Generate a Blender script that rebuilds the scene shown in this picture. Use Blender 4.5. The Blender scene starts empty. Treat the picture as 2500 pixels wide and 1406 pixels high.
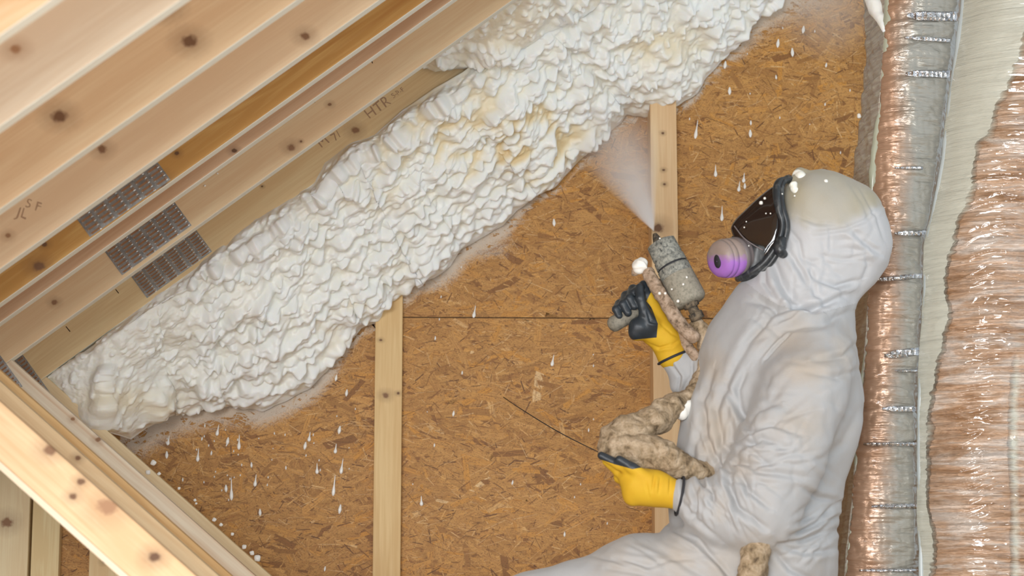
import bpy, bmesh, math, random
import numpy as np
from mathutils import Vector, Matrix

random.seed(7)
RNG = np.random.RandomState(11)
sc = bpy.context.scene
COL = sc.collection

# ------------------------------------------------------------------ camera
FPX, CX, CY = 4600.0, 1250.0, 703.0
EYE = np.array([0.0, -5.87, 0.13])
_sy = 0.0333
_cy = math.sqrt(1 - _sy * _sy)
_p = math.atan2(702.0, 4600.0)
FW = np.array([_sy * math.cos(_p), _cy * math.cos(_p), math.sin(_p)])
RT = np.array([_cy, -_sy, 0.0])
UP = np.cross(RT, FW)

cam_d = bpy.data.cameras.new('camera')
cam = bpy.data.objects.new('camera', cam_d)
COL.objects.link(cam)
cam.matrix_world = Matrix([[RT[0], UP[0], -FW[0], EYE[0]], [RT[1], UP[1], -FW[1], EYE[1]],
                           [RT[2], UP[2], -FW[2], EYE[2]], [0, 0, 0, 1]])
cam_d.sensor_width = 36.0
cam_d.lens = 36.0 * FPX / 2500.0
cam_d.clip_start = 0.05
cam_d.dof.use_dof = True
cam_d.dof.focus_distance = 5.15
cam_d.dof.aperture_fstop = 3.2
sc.camera = cam

# ------------------------------------------------------------------ world and light
sc.view_settings.view_transform = 'Standard'
sc.view_settings.look = 'None'
sc.view_settings.gamma = 1.0
sc.view_settings.exposure = 0.33
sc.view_settings.use_curve_mapping = False
sc.cycles.adaptive_threshold = 0.025
sc.cycles.volume_bounces = 2
sc.cycles.max_bounces = 7
sc.cycles.diffuse_bounces = 4
sc.cycles.glossy_bounces = 3
sc.cycles.volume_step_rate = 0.6
world = bpy.data.worlds.new('daylight')
sc.world = world
world.use_nodes = True
wn = world.node_tree.nodes['Background']
wn.inputs['Color'].default_value = (0.84, 0.93, 1.0, 1)
wn.inputs['Strength'].default_value = 0.78


def area(name, loc, target, size, power, color=(1, 1, 1)):
    d = bpy.data.lights.new(name, 'AREA')
    d.shape = 'RECTANGLE'
    d.size, d.size_y = size
    d.energy = power
    d.color = color
    o = bpy.data.objects.new(name, d)
    o.location = loc
    o.rotation_euler = (Vector(target) - Vector(loc)).to_track_quat('-Z', 'Y').to_euler()
    COL.objects.link(o)
    return o


# added area lights out of view: broad key, side fill and small glint source
area('added_key_light', (-1.6, -9.0, 0.9), (-0.6, -0.3, 0.8), (2.6, 1.4), 310, (0.97, 0.985, 1.0))
area('added_side_fill', (-2.6, -6.2, 0.35), (-0.55, 0.0, 0.55), (1.6, 0.8), 72, (0.97, 0.985, 1.0))
area('added_glint_light', (-1.2, -6.4, 2.2), (0.3, 0.0, 0.8), (0.30, 0.30), 14, (1.0, 0.98, 0.96))


area('added_floor_fill', (0.2, -4.6, 0.06), (-0.7, -0.5, 1.0), (1.2, 0.4), 33, (0.98, 0.99, 1.0))  # added fill near the floor, lifts truss undersides and foam


# ------------------------------------------------------------------ helpers
def P(px, py, y):
    """pixel of the photo on the plane Y = y -> world point"""
    d = FW + RT * ((px - CX) / FPX) + UP * ((CY - py) / FPX)
    return EYE + d * ((y - EYE[1]) / d[1])


def Pv(px, py, y):
    px, py, y = np.broadcast_arrays(np.asarray(px, float), np.asarray(py, float), np.asarray(y, float))
    d = FW + RT * ((px - CX) / FPX)[..., None] + UP * ((CY - py) / FPX)[..., None]
    return EYE + d * ((y - EYE[1]) / d[..., 1])[..., None]


def proj(v):
    q = np.asarray(v, float) - EYE
    f = q @ FW
    return CX + FPX * (q @ RT) / f, CY - FPX * (q @ UP) / f


YP = -1.27


def B(px, py, dy=0.0):
    return P(px, py, YP + dy * 0.001)


def srgb(r, g, b):
    def f(c):
        c /= 255.0
        return c / 12.92 if c <= 0.04045 else ((c + 0.055) / 1.055) ** 2.4
    return (f(r), f(g), f(b), 1.0)


def vnoise(p, scale, seed=0):
    p = np.asarray(p, dtype=np.float32) * scale
    i = np.floor(p).astype(np.int64)
    f = (p - i).astype(np.float32)
    f = f * f * (3 - 2 * f)

    def h(a, b, c):
        n = (a * 73856093) ^ (b * 19349663) ^ (c * 83492791) ^ (seed * 2654435761)
        n = (n ^ (n >> 13)) * 1274126177
        n = n ^ (n >> 16)
        return ((n & 0xFFFF) / 65535.0).astype(np.float32)
    x, y, z = i[..., 0], i[..., 1], i[..., 2]
    fx, fy, fz = f[..., 0], f[..., 1], f[..., 2]
    r = 0
    for dx in (0, 1):
        for dy in (0, 1):
            for dz in (0, 1):
                w = (fx if dx else 1 - fx) * (fy if dy else 1 - fy) * (fz if dz else 1 - fz)
                r = r + w * h(x + dx, y + dy, z + dz)
    return r * 2 - 1


def fbm(p, scale, seed=0, oct=3):
    r, a = 0, 1.0
    for k in range(oct):
        r = r + a * vnoise(p, scale * 2 ** k, seed + k)
        a *= 0.5
    return r


def mesh_obj(name, V, Fc, mats, parent=None, smooth=True, attrs=None, matidx=None, uv=None):
    me = bpy.data.meshes.new(name)
    V = np.asarray(V, dtype=np.float32)
    if isinstance(Fc, np.ndarray):
        n, k = Fc.shape
        me.vertices.add(len(V))
        me.vertices.foreach_set('co', V.ravel())
        me.loops.add(n * k)
        me.loops.foreach_set('vertex_index', Fc.astype(np.int32).ravel())
        me.polygons.add(n)
        me.polygons.foreach_set('loop_start', np.arange(0, n * k, k, dtype=np.int32))
        me.update(calc_edges=True)
    else:
        me.from_pydata([tuple(map(float, v)) for v in V], [], [tuple(map(int, f)) for f in Fc])
        me.update()
    if not isinstance(mats, (list, tuple)):
        mats = [mats]
    for m in mats:
        me.materials.append(m)
    if matidx is not None:
        me.polygons.foreach_set('material_index', np.asarray(matidx, dtype=np.int32))
    me.polygons.foreach_set('use_smooth', np.full(len(me.polygons), smooth))
    for an, av in (attrs or {}).items():
        a = me.attributes.new(an, 'FLOAT', 'POINT')
        a.data.foreach_set('value', np.asarray(av, dtype=np.float32))
    if uv is not None:
        l = me.uv_layers.new(name='UVMap')
        idx = np.empty(len(me.loops), dtype=np.int32)
        me.loops.foreach_get('vertex_index', idx)
        l.data.foreach_set('uv', np.asarray(uv, dtype=np.float32)[idx].ravel())
    me.update()
    o = bpy.data.objects.new(name, me)
    COL.objects.link(o)
    if parent is not None:
        o.parent = parent
        o.matrix_parent_inverse = parent_world(parent).inverted()
    return o


WORLDM = {}


def parent_world(o):
    return WORLDM.get(o.name, Matrix.Identity(4))


def tag(o, label, cat, group=None, kind=None):
    o['label'] = label
    o['category'] = cat
    if group:
        o['group'] = group
    if kind:
        o['kind'] = kind
    return o


def thing(name, loc, label, cat, group=None):
    o = bpy.data.objects.new(name, None)
    o.empty_display_size = 0.1
    o.location = [float(c) for c in loc]
    COL.objects.link(o)
    WORLDM[o.name] = Matrix.Translation(o.location)
    return tag(o, label, cat, group)


def structure(o):
    o['kind'] = 'structure'
    return o


class MB:
    """collects shapes for one mesh"""

    def __init__(self):
        self.v, self.f, self.m = [], [], []

    def add(self, V, F, m=0):
        b = len(self.v)
        self.v += [np.asarray(p, float) for p in V]
        for q in F:
            self.f.append([b + i for i in q])
            self.m.append(m)

    def prism(self, poly, axis, m=0):
        """poly: list of 3D points (planar), extruded by vector axis"""
        n = len(poly)
        a = [np.asarray(p, float) for p in poly]
        b = [p + np.asarray(axis, float) for p in a]
        F = [list(range(n))[::-1], list(range(n, 2 * n))]
        F += [[i, (i + 1) % n, n + (i + 1) % n, n + i] for i in range(n)]
        self.add(a + b, F, m)

    def build(self, name, mats, parent=None, smooth=False, bevel=0):
        o = mesh_obj(name, self.v, self.f, mats, parent, smooth, matidx=self.m)
        bm = bmesh.new()
        bm.from_mesh(o.data)
        bmesh.ops.recalc_face_normals(bm, faces=bm.faces)
        bm.to_mesh(o.data)
        bm.free()
        if bevel:
            md = o.modifiers.new('bevel', 'BEVEL')
            md.width = bevel
            md.segments = 2
            md.limit_method = 'ANGLE'
        return o


def grid_faces(nu, nv, wrap=False):
    i = np.arange(nu - 1)
    j = np.arange(nv if wrap else nv - 1)
    I, J = np.meshgrid(i, j, indexing='ij')
    J2 = (J + 1) % nv
    return np.stack([I * nv + J, (I + 1) * nv + J, (I + 1) * nv + J2, I * nv + J2], -1).reshape(-1, 4)


def spline(pts, n):
    pts = np.asarray(pts, float)
    k = len(pts)
    e = np.vstack([2 * pts[0] - pts[1], pts, 2 * pts[-1] - pts[-2]])
    out = []
    for t in np.linspace(0, k - 1 - 1e-6, n):
        i = int(t)
        u = t - i
        a, b, c, d = e[i], e[i + 1], e[i + 2], e[i + 3]
        out.append(0.5 * (2 * b + (c - a) * u + (2 * a - 5 * b + 4 * c - d) * u * u + (3 * b - a - 3 * c + d) * u ** 3))
    return np.array(out)


def tube(pts, rad, n=80, seg=24, disp=None):
    """swept tube with rounded ends; returns V, F, axis coord"""
    pr = spline(np.hstack([np.asarray(pts, float), np.asarray(rad, float)[:, None]]), n)
    C, R = pr[:, :3], np.maximum(pr[:, 3], 1e-4)
    T = np.gradient(C, axis=0)
    T /= np.linalg.norm(T, axis=1)[:, None] + 1e-9
    N = np.cross(T[0], [0, 1, 0.01])
    N /= np.linalg.norm(N)
    Vs = []
    a = np.linspace(0, 2 * np.pi, seg, endpoint=False)
    for i in range(n):
        N = N - T[i] * (N @ T[i])
        N /= np.linalg.norm(N)
        Bn = np.cross(T[i], N)
        Vs.append((np.cos(a)[:, None] * N + np.sin(a)[:, None] * Bn, C[i], R[i]))
    # rounded caps
    rings = []
    for s in (0.05, 0.5, 0.85):
        rings.append((Vs[0][0], C[0] - T[0] * R[0] * math.sqrt(1 - s * s) * 0.7, R[0] * s))
    rings += Vs
    for s in (0.85, 0.5, 0.05):
        rings.append((Vs[-1][0], C[-1] + T[-1] * R[-1] * math.sqrt(1 - s * s) * 0.7, R[-1] * s))
    D = np.array([r[0] for r in rings])
    CC = np.array([r[1] for r in rings])[:, None, :]
    RR = np.array([r[2] for r in rings])[:, None, None]
    V = CC + D * RR
    if disp is not None:
        V = V + D * disp(V)[..., None] * np.minimum(1, RR / R.mean())
    V = V.reshape(-1, 3)
    F = grid_faces(len(rings), seg, wrap=True)
    return V, F


def lathe(a, b, prof, seg=32):
    """profile [(t in metres from a along a->b, radius)]"""
    a, b = np.asarray(a, float), np.asarray(b, float)
    T = (b - a) / np.linalg.norm(b - a)
    N = np.cross(T, [0.1, 1, 0.2])
    N /= np.linalg.norm(N)
    Bn = np.cross(T, N)
    an = np.linspace(0, 2 * np.pi, seg, endpoint=False)
    D = np.cos(an)[:, None] * N + np.sin(an)[:, None] * Bn
    V = np.concatenate([a + T * t + D * max(r, 1e-4) for t, r in prof])
    return V, grid_faces(len(prof), seg, wrap=True)


def close_up(o):
    bm = bmesh.new()
    bm.from_mesh(o.data)
    bmesh.ops.holes_fill(bm, edges=[e for e in bm.edges if e.is_boundary], sides=0)
    bmesh.ops.recalc_face_normals(bm, faces=bm.faces)
    bm.to_mesh(o.data)
    bm.free()


# ---- signed distance modelling (one smooth continuous surface)
class SDF:
    def __init__(self, lo, hi, h):
        self.lo = np.asarray(lo, float)
        self.h = h
        self.n = np.ceil((np.asarray(hi, float) - self.lo) / h).astype(int) + 1
        self.D = np.full(self.n, 0.5, dtype=np.float32)

    def cone(self, a, b, ra, rb, k=0.03, sy=1.0):
        a, b = np.asarray(a, float), np.asarray(b, float)
        m = max(ra, rb) * max(1, sy) + k + 3 * self.h
        lo = np.maximum(((np.minimum(a, b) - m - self.lo) / self.h).astype(int), 0)
        hi = np.minimum(((np.maximum(a, b) + m - self.lo) / self.h).astype(int) + 2, self.n)
        if (hi <= lo).any():
            return
        X, Y, Z = [(self.lo[i] + np.arange(lo[i], hi[i]) * self.h).astype(np.float32) for i in range(3)]
        X = X[:, None, None] - a[0]
        Y = (Y[None, :, None] - a[1]) / sy
        Z = Z[None, None, :] - a[2]
        d = b - a
        d = np.array([d[0], d[1] / sy, d[2]])
        L = d @ d + 1e-12
        t = np.clip((X * d[0] + Y * d[1] + Z * d[2]) / L, 0, 1)
        q = np.sqrt((X - t * d[0]) ** 2 + (Y - t * d[1]) ** 2 + (Z - t * d[2]) ** 2) - (ra + t * (rb - ra))
        s = self.D[lo[0]:hi[0], lo[1]:hi[1], lo[2]:hi[2]]
        hh = np.maximum(k - np.abs(s - q), 0) / k
        self.D[lo[0]:hi[0], lo[1]:hi[1], lo[2]:hi[2]] = np.minimum(s, q) - hh * hh * k * 0.25

    def ball(self, a, r, k=0.03, sy=1.0):
        self.cone(a, np.asarray(a) + [0, 0, 1e-4], r, r, k, sy)

    def mesh(self, smooth_it=2):
        D = self.D
        ins = D < 0
        c = np.zeros(np.array(D.shape) - 1, dtype=np.int8)
        for dx in (0, 1):
            for dy in (0, 1):
                for dz in (0, 1):
                    c += ins[dx:D.shape[0] - 1 + dx, dy:D.shape[1] - 1 + dy, dz:D.shape[2] - 1 + dz]
        act = (c > 0) & (c < 8)
        idx = np.argwhere(act)
        vid = np.full(act.shape, -1, dtype=np.int32)
        vid[act] = np.arange(len(idx))
        acc = np.zeros((len(idx), 3))
        cnt = np.zeros(len(idx))
        corners = [(0, 0, 0), (1, 0, 0), (0, 1, 0), (1, 1, 0), (0, 0, 1), (1, 0, 1), (0, 1, 1), (1, 1, 1)]
        val = [D[idx[:, 0] + o[0], idx[:, 1] + o[1], idx[:, 2] + o[2]] for o in corners]
        for i in range(8):
            for j in range(i + 1, 8):
                oi, oj = np.array(corners[i]), np.array(corners[j])
                if np.abs(oi - oj).sum() != 1:
                    continue
                vi, vj = val[i], val[j]
                m = (vi < 0) != (vj < 0)
                t = np.where(m, vi / np.where(m, vi - vj, 1), 0)
                acc += np.where(m[:, None], oi + t[:, None] * (oj - oi), 0)
                cnt += m
        V = self.lo + (idx + acc / cnt[:, None]) * self.h
        F = []
        for ax in range(3):
            o1, o2 = [(1, 2), (2, 0), (0, 1)][ax]
            a = [slice(1, -1)] * 3
            sl0, sl1 = [slice(None)] * 3, [slice(None)] * 3
            sl0[ax], sl1[ax] = slice(0, -1), slice(1, None)
            s0, s1 = ins[tuple(sl0)], ins[tuple(sl1)]
            e = np.argwhere(s0 != s1)
            e = e[(e[:, o1] > 0) & (e[:, o2] > 0) & (e[:, o1] < vid.shape[o1]) & (e[:, o2] < vid.shape[o2])]
            flip = s0[e[:, 0], e[:, 1], e[:, 2]]
            q = []
            for d1, d2 in ((1, 1), (0, 1), (0, 0), (1, 0)):
                g = e.copy()
                g[:, o1] -= d1
                g[:, o2] -= d2
                q.append(vid[g[:, 0], g[:, 1], g[:, 2]])
            q = np.stack(q, -1)
            q[~flip] = q[~flip][:, ::-1]
            F.append(q)
        F = np.concatenate(F)
        F = F[(F >= 0).all(1)]
        for _ in range(smooth_it):
            s = np.zeros_like(V)
            n = np.zeros(len(V))
            for a, b in ((0, 1), (1, 2), (2, 3), (3, 0)):
                for u, w in ((a, b), (b, a)):
                    np.add.at(s, F[:, u], V[F[:, w]])
                    np.add.at(n, F[:, u], 1)
            V = 0.5 * V + 0.5 * s / np.maximum(n, 1)[:, None]
        return V, F


def subdiv(V, F):
    """linear quad split"""
    n = len(V)
    E = np.sort(np.concatenate([F[:, [0, 1]], F[:, [1, 2]], F[:, [2, 3]], F[:, [3, 0]]]), 1)
    U, inv = np.unique(E[:, 0].astype(np.int64) * n + E[:, 1], return_inverse=True)
    inv = inv.ravel()
    em = 0.5 * (V[U // n] + V[U % n])
    fc = V[F].mean(1)
    m = len(F)
    e = [n + inv[k * m:(k + 1) * m] for k in range(4)]
    c = n + len(U) + np.arange(m)
    F2 = np.concatenate([np.stack([F[:, 0], e[0], c, e[3]], -1), np.stack([e[0], F[:, 1], e[1], c], -1),
                         np.stack([c, e[1], F[:, 2], e[2]], -1), np.stack([e[3], c, e[2], F[:, 3]], -1)])
    return np.concatenate([V, em, fc]), F2


def laplace(V, F, it=1, w=0.5):
    for _ in range(it):
        s = np.zeros_like(V)
        n = np.zeros(len(V))
        for a, b in ((0, 1), (1, 2), (2, 3), (3, 0)):
            for u, x in ((a, b), (b, a)):
                np.add.at(s, F[:, u], V[F[:, x]])
                np.add.at(n, F[:, u], 1)
        V = (1 - w) * V + w * s / np.maximum(n, 1)[:, None]
    return V


def normals(V, F):
    fn = np.cross(V[F[:, 2]] - V[F[:, 0]], V[F[:, 3]] - V[F[:, 1]])
    N = np.zeros_like(V)
    for k in range(4):
        np.add.at(N, F[:, k], fn)
    return N / (np.linalg.norm(N, axis=1)[:, None] + 1e-12)


# ------------------------------------------------------------------ materials
class NT:
    def __init__(self, name):
        self.m = bpy.data.materials.new(name)
        self.m.use_nodes = True
        self.t = self.m.node_tree
        self.b = self.t.nodes['Principled BSDF']
        self.out = self.t.nodes['Material Output']

    def n(self, typ, **kw):
        x = self.t.nodes.new(typ)
        for k, v in kw.items():
            if k[0] == '_':
                setattr(x, k[1:], v)
            else:
                x.inputs[k.replace('__', ' ')].default_value = v
        return x

    def l(self, a, b):
        self.t.links.new(a, b)

    def set(self, **kw):
        for k, v in kw.items():
            self.b.inputs[k.replace('_', ' ')].default_value = v
        return self

    def pos(self):
        return self.n('ShaderNodeNewGeometry').outputs['Position']

    def mapping(self, vec, rot=(0, 0, 0), scale=(1, 1, 1), loc=(0, 0, 0)):
        mp = self.n('ShaderNodeMapping')
        mp.inputs['Rotation'].default_value = rot
        mp.inputs['Scale'].default_value = scale
        mp.inputs['Location'].default_value = loc
        self.l(vec, mp.inputs['Vector'])
        return mp.outputs[0]

    def noise(self, vec, scale, detail=3, rough=0.5, dist=0.0):
        x = self.n('ShaderNodeTexNoise')
        x.inputs['Scale'].default_value = scale
        x.inputs['Detail'].default_value = detail
        x.inputs['Roughness'].default_value = rough
        x.inputs['Distortion'].default_value = dist
        if vec is not None:
            self.l(vec, x.inputs['Vector'])
        return x.outputs['Fac']

    def vor(self, vec, scale, feature='F1', out='Distance'):
        x = self.n('ShaderNodeTexVoronoi', _feature=feature)
        x.inputs['Scale'].default_value = scale
        if vec is not None:
            self.l(vec, x.inputs['Vector'])
        return x.outputs[out]

    def math(self, op, a, b=None, clamp=False):
        x = self.n('ShaderNodeMath', _operation=op, _use_clamp=clamp)
        for i, v in enumerate((a, b)):
            if v is None:
                continue
            if isinstance(v, (int, float)):
                x.inputs[i].default_value = v
            else:
                self.l(v, x.inputs[i])
        return x.outputs[0]

    def ramp(self, fac, stops, interp='LINEAR'):
        x = self.n('ShaderNodeValToRGB')
        x.color_ramp.interpolation = interp
        els = x.color_ramp.elements
        while len(els) < len(stops):
            els.new(0.5)
        for e, (p, c) in zip(els, stops):
            e.position = p
            e.color = c if len(c) == 4 else (*c, 1)
        self.l(fac, x.inputs[0])
        return x.outputs[0]

    def mix(self, fac, a, b, blend='MIX'):
        x = self.n('ShaderNodeMix', _data_type='RGBA', _blend_type=blend)
        for s, v in ((x.inputs[0], fac), (x.inputs[6], a), (x.inputs[7], b)):
            if isinstance(v, (int, float, tuple)):
                s.default_value = v
            else:
                self.l(v, s)
        return x.outputs[2]

    def attr(self, name):
        return self.n('ShaderNodeAttribute', _attribute_name=name).outputs['Fac']

    def bump(self, h, strength=0.5, dist=0.002):
        x = self.n('ShaderNodeBump')
        x.inputs['Strength'].default_value = strength
        x.inputs['Distance'].default_value = dist
        self.l(h, x.inputs['Height'])
        self.l(x.outputs[0], self.b.inputs['Normal'])
        return x

    def color(self, c):
        self.l(c, self.b.inputs['Base Color'])


G1, G0 = (1, 1, 1, 1), (0, 0, 0, 1)


def wood(name, angle, light, dark, knots=(), seed=0.0, contrast=0.5, rough=0.62, streak=None):
    """angle: grain direction in the XZ plane (radians); knots: list of (world point, radius m, darkness)"""
    t = NT(name)
    light = (light[0] * 0.97, light[1] * 1.05, light[2] * 1.05, 1)
    dark = (dark[0] * 0.97, dark[1] * 1.05, dark[2] * 1.06, 1)
    g = t.pos()
    v = t.mapping(g, rot=(0, angle, 0), loc=(seed, seed * 0.7, seed * 1.3))
    stretched = t.mapping(v, scale=(1.2, 14, 14))
    big = t.noise(stretched, 1.6, 3, 0.55, 0.6)
    st2 = t.mapping(v, scale=(4, 160, 160))
    fine = t.noise(st2, 1.4, 3, 0.6)
    w = t.mapping(v, scale=(0.7, 9, 9))
    rings = t.math('SINE', t.math('MULTIPLY', t.noise(w, 2.0, 2, 0.5, 0.3), 46.0))
    f = t.math('ADD', t.math('MULTIPLY', big, 0.55), t.math('MULTIPLY', fine, 0.30))
    f = t.math('ADD', f, t.math('MULTIPLY', rings, 0.035 * contrast * 2))
    c = t.ramp(f, [(0.42 - 0.12 * (1 - contrast), dark), (0.60, light)])
    if streak:
        sv = t.mapping(v, scale=(1.0, 30, 30))
        sfac = t.ramp(t.noise(sv, 1.1, 2, 0.5, 0.4), [(0.46, G0), (0.62, G1)])
        c = t.mix(sfac, c, streak)
    # random soft tone patches
    c = t.mix(t.ramp(t.noise(v, 2.2, 2), [(0.35, G0), (0.75, (0.35,) * 3 + (1,))]), c, tuple(list(dark[:3]) + [1]))
    for (kp, r, dk) in knots:
        d = t.n('ShaderNodeVectorMath', _operation='SUBTRACT')
        t.l(g, d.inputs[0])
        d.inputs[1].default_value = tuple(float(q) for q in kp)
        m = t.mapping(d.outputs[0], rot=(0, angle, 0), scale=(0.8, 1.0, 1.0))
        ln = t.n('ShaderNodeVectorMath', _operation='LENGTH')
        t.l(m, ln.inputs[0])
        dist = t.math('ADD', ln.outputs['Value'], t.math('MULTIPLY', t.math('SUBTRACT', t.noise(g, 90, 2), 0.5), r * 0.9))
        fac = t.ramp(t.math('DIVIDE', dist, r * 3.2), [(0.18, G1), (0.34, (0.35,) * 3 + (1,)), (1.0, G0)])
        kc = (0.10 * dk + 0.12, 0.058 * dk + 0.06, 0.032 * dk + 0.03, 1)
        c = t.mix(fac, c, kc)
    t.color(c)
    t.bump(t.math('ADD', fine, big), 0.15, 0.001)
    t.set(Roughness=rough)
    t.b.inputs['Specular IOR Level'].default_value = 0.3
    return t.m


W_L, W_D = srgb(226, 190, 148), srgb(205, 160, 116)

# --- foam
t = NT('spray_foam')
cr = t.attr('cream')
hgt = t.attr('hgt')
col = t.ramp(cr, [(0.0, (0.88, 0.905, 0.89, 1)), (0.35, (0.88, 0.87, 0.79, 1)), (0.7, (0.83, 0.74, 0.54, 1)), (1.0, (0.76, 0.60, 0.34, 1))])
t.color(col)
fn_ = t.noise(t.pos(), 260, 2)
t.bump(fn_, 0.12, 0.002)
t.set(Roughness=0.42)
t.b.inputs['Subsurface Weight'].default_value = 0.35
t.b.inputs['Subsurface Radius'].default_value = (0.02, 0.016, 0.010)
t.b.inputs['Subsurface Scale'].default_value = 0.6
M_FOAM = t.m

t = NT('foam_drip_white')
t.set(Base_Color=(0.86, 0.85, 0.80, 1), Roughness=0.25)
M_DRIP = t.m

# --- OSB
t = NT('osb')
uvn = t.n('ShaderNodeUVMap').outputs[0]
tone = t.attr('tone')
c = t.ramp(tone, [(0.0, srgb(84, 50, 16)), (0.14, srgb(138, 94, 40)), (0.40, srgb(182, 134, 68)), (0.62, srgb(200, 151, 82)),
                  (0.80, srgb(204, 145, 58)), (0.92, srgb(216, 171, 106)), (1.0, srgb(230, 196, 142))])
gr = t.noise(t.mapping(uvn, scale=(14, 420, 1)), 1.0, 4, 0.65, 0.4)
c = t.mix(t.ramp(gr, [(0.36, (0.75,) * 3 + (1,)), (0.56, G0)]), c, srgb(150, 96, 44))
gr2 = t.noise(t.pos(), 55, 4, 0.7)
c = t.mix(t.ramp(gr2, [(0.56, G0), (0.72, (0.75,) * 3 + (1,))]), c, srgb(108, 64, 26))
pits = t.noise(t.mapping(t.pos(), scale=(1, 1, 2.2)), 210, 2, 0.6)
c = t.mix(t.ramp(pits, [(0.59, G0), (0.67, (0.85,) * 3 + (1,))]), c, srgb(84, 46, 16))
# foam overspray dusting next to the foam (a deposit with its own shape)
sp = t.attr('spray')
nz = t.noise(t.pos(), 330, 4, 0.75, 0.6)
sf = t.math('MULTIPLY', t.math('SUBTRACT', t.math('ADD', sp, t.math('MULTIPLY', nz, 1.5)), 1.05), 1.9, True)
sf = t.math('MULTIPLY', sf, 0.86)
c = t.mix(sf, c, srgb(206, 194, 178))
t.color(c)
t.bump(t.math('ADD', gr, gr2), 0.35, 0.0012)
t.set(Roughness=0.6)
M_OSB = t.m

t = NT('dark_gap')
t.set(Base_Color=(0.05, 0.03, 0.015, 1), Roughness=0.9)
M_GAP = t.m

# --- galvanised plate
t = NT('galvanized_steel')
n_ = t.noise(t.pos(), 60, 4, 0.7)
t.color(t.ramp(n_, [(0.3, (0.23, 0.24, 0.235, 1)), (0.7, (0.42, 0.43, 0.42, 1))]))
t.set(Metallic=0.75, Roughness=0.42)
M_STEEL = t.m
t = NT('plate_tooth')
t.set(Base_Color=(0.8, 0.8, 0.78, 1), Metallic=0.9, Roughness=0.2)
M_TOOTH = t.m
t = NT('plate_slot')
t.set(Base_Color=srgb(148, 108, 74), Roughness=0.8)
M_SLOT = t.m
t = NT('stamp_ink')
t.set(Base_Color=srgb(170, 138, 110), Roughness=0.8)
M_INK = t.m


def cloth_mat(name, base, stain, amount, rough=0.7):
    t = NT(name)
    st = t.attr('stain')
    nz = t.noise(t.pos(), 9, 4, 0.6)
    f = t.math('MULTIPLY', t.math('ADD', st, t.math('MULTIPLY', t.math('SUBTRACT', nz, 0.55), amount)), 1.0, True)
    c = t.mix(f, base, stain)
    t.color(c)
    # spots of dried foam
    sv = t.vor(t.pos(), 34)
    t.bump(t.math('ADD', t.noise(t.pos(), 420, 2), t.math('MULTIPLY', t.noise(t.mapping(t.pos(), scale=(1, 1, 0.6)), 55, 3), 2.2)), 0.28, 0.0016)
    t.set(Roughness=rough)
    t.b.inputs['Subsurface Weight'].default_value = 0.12
    t.b.inputs['Subsurface Radius'].default_value = (0.02, 0.018, 0.015)
    t.b.inputs['Subsurface Scale'].default_value = 0.5
    t.b.inputs['Sheen Weight'].default_value = 0.15
    return t.m


M_SUIT = cloth_mat('white_coverall_fabric', (0.385, 0.39, 0.395, 1), srgb(172, 154, 130), 1.1)
M_HOOD = cloth_mat('hood_fabric', (0.455, 0.465, 0.48, 1), srgb(158, 150, 126), 0.15, 0.55)

t = NT('glove_knit')
bl = t.attr('black')
nz = t.noise(t.pos(), 160, 2)
f = t.math('MULTIPLY', t.math('SUBTRACT', t.math('ADD', bl, t.math('MULTIPLY', nz, 0.12)), 0.5), 14.0, True)
yel = t.mix(t.noise(t.pos(), 26, 3), srgb(198, 148, 18), srgb(212, 176, 40))
t.color(t.mix(f, yel, (0.022, 0.03, 0.038, 1)))
knit = t.n('ShaderNodeTexWave')
knit.inputs['Scale'].default_value = 150
t.l(t.pos(), knit.inputs['Vector'])
t.bump(t.math('ADD', knit.outputs['Fac'], t.noise(t.pos(), 60, 3)), 0.25, 0.001)
rr = t.math('SUBTRACT', 0.75, t.math('MULTIPLY', f, 0.35))
t.l(rr, t.b.inputs['Roughness'])
M_GLOVE = t.m

t = NT('black_cuff_binding')
t.set(Base_Color=(0.02, 0.02, 0.025, 1), Roughness=0.7)
M_BIND = t.m


def crust_mat(name, c1, c2, c3, sc_=40, bump=0.8):
    t = NT(name)
    p = t.pos()
    n1 = t.noise(p, sc_, 5, 0.65, 0.4)
    n2 = t.noise(p, sc_ * 4, 3, 0.7)
    c = t.ramp(n1, [(0.32, c3), (0.45, c1), (0.62, c2)])
    c = t.mix(t.ramp(n2, [(0.60, G0), (0.70, (0.55,) * 3 + (1,))]), c, c3)
    t.color(c)
    t.bump(t.math('ADD', n1, t.math('MULTIPLY', n2, 0.4)), bump, 0.008)
    t.set(Roughness=0.85)
    return t.m


M_CRUST = crust_mat('foam_crusted_hose', srgb(146, 126, 98), srgb(182, 162, 136), srgb(84, 68, 48))
M_CRUST2 = crust_mat('foam_crusted_tube', srgb(150, 128, 106), srgb(182, 160, 140), srgb(92, 76, 60), 70, 0.5)
M_GUN = crust_mat('gun_dusty_metal', srgb(140, 136, 122), srgb(156, 150, 136), srgb(112, 108, 96), 140, 0.15)
M_GUNRING = crust_mat('gun_ring_metal', srgb(124, 126, 120), srgb(160, 160, 150), srgb(44, 46, 48), 120, 0.25)
M_HANDLE = crust_mat('gun_handle', srgb(120, 116, 104), srgb(142, 136, 122), srgb(86, 84, 76), 60, 0.3)
M_BLACKC = crust_mat('dusty_black_hose', srgb(62, 56, 48), srgb(120, 106, 86), srgb(26, 26, 26), 60, 0.6)

t = NT('mask_rubber')
n1 = t.noise(t.mapping(t.pos(), scale=(1, 1, 0.4)), 60, 4, 0.7)
t.color(t.ramp(n1, [(0.5, (0.02, 0.024, 0.028, 1)), (0.68, (0.09, 0.095, 0.095, 1))]))
t.set(Roughness=0.38)
M_RUBBER = t.m

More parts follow.
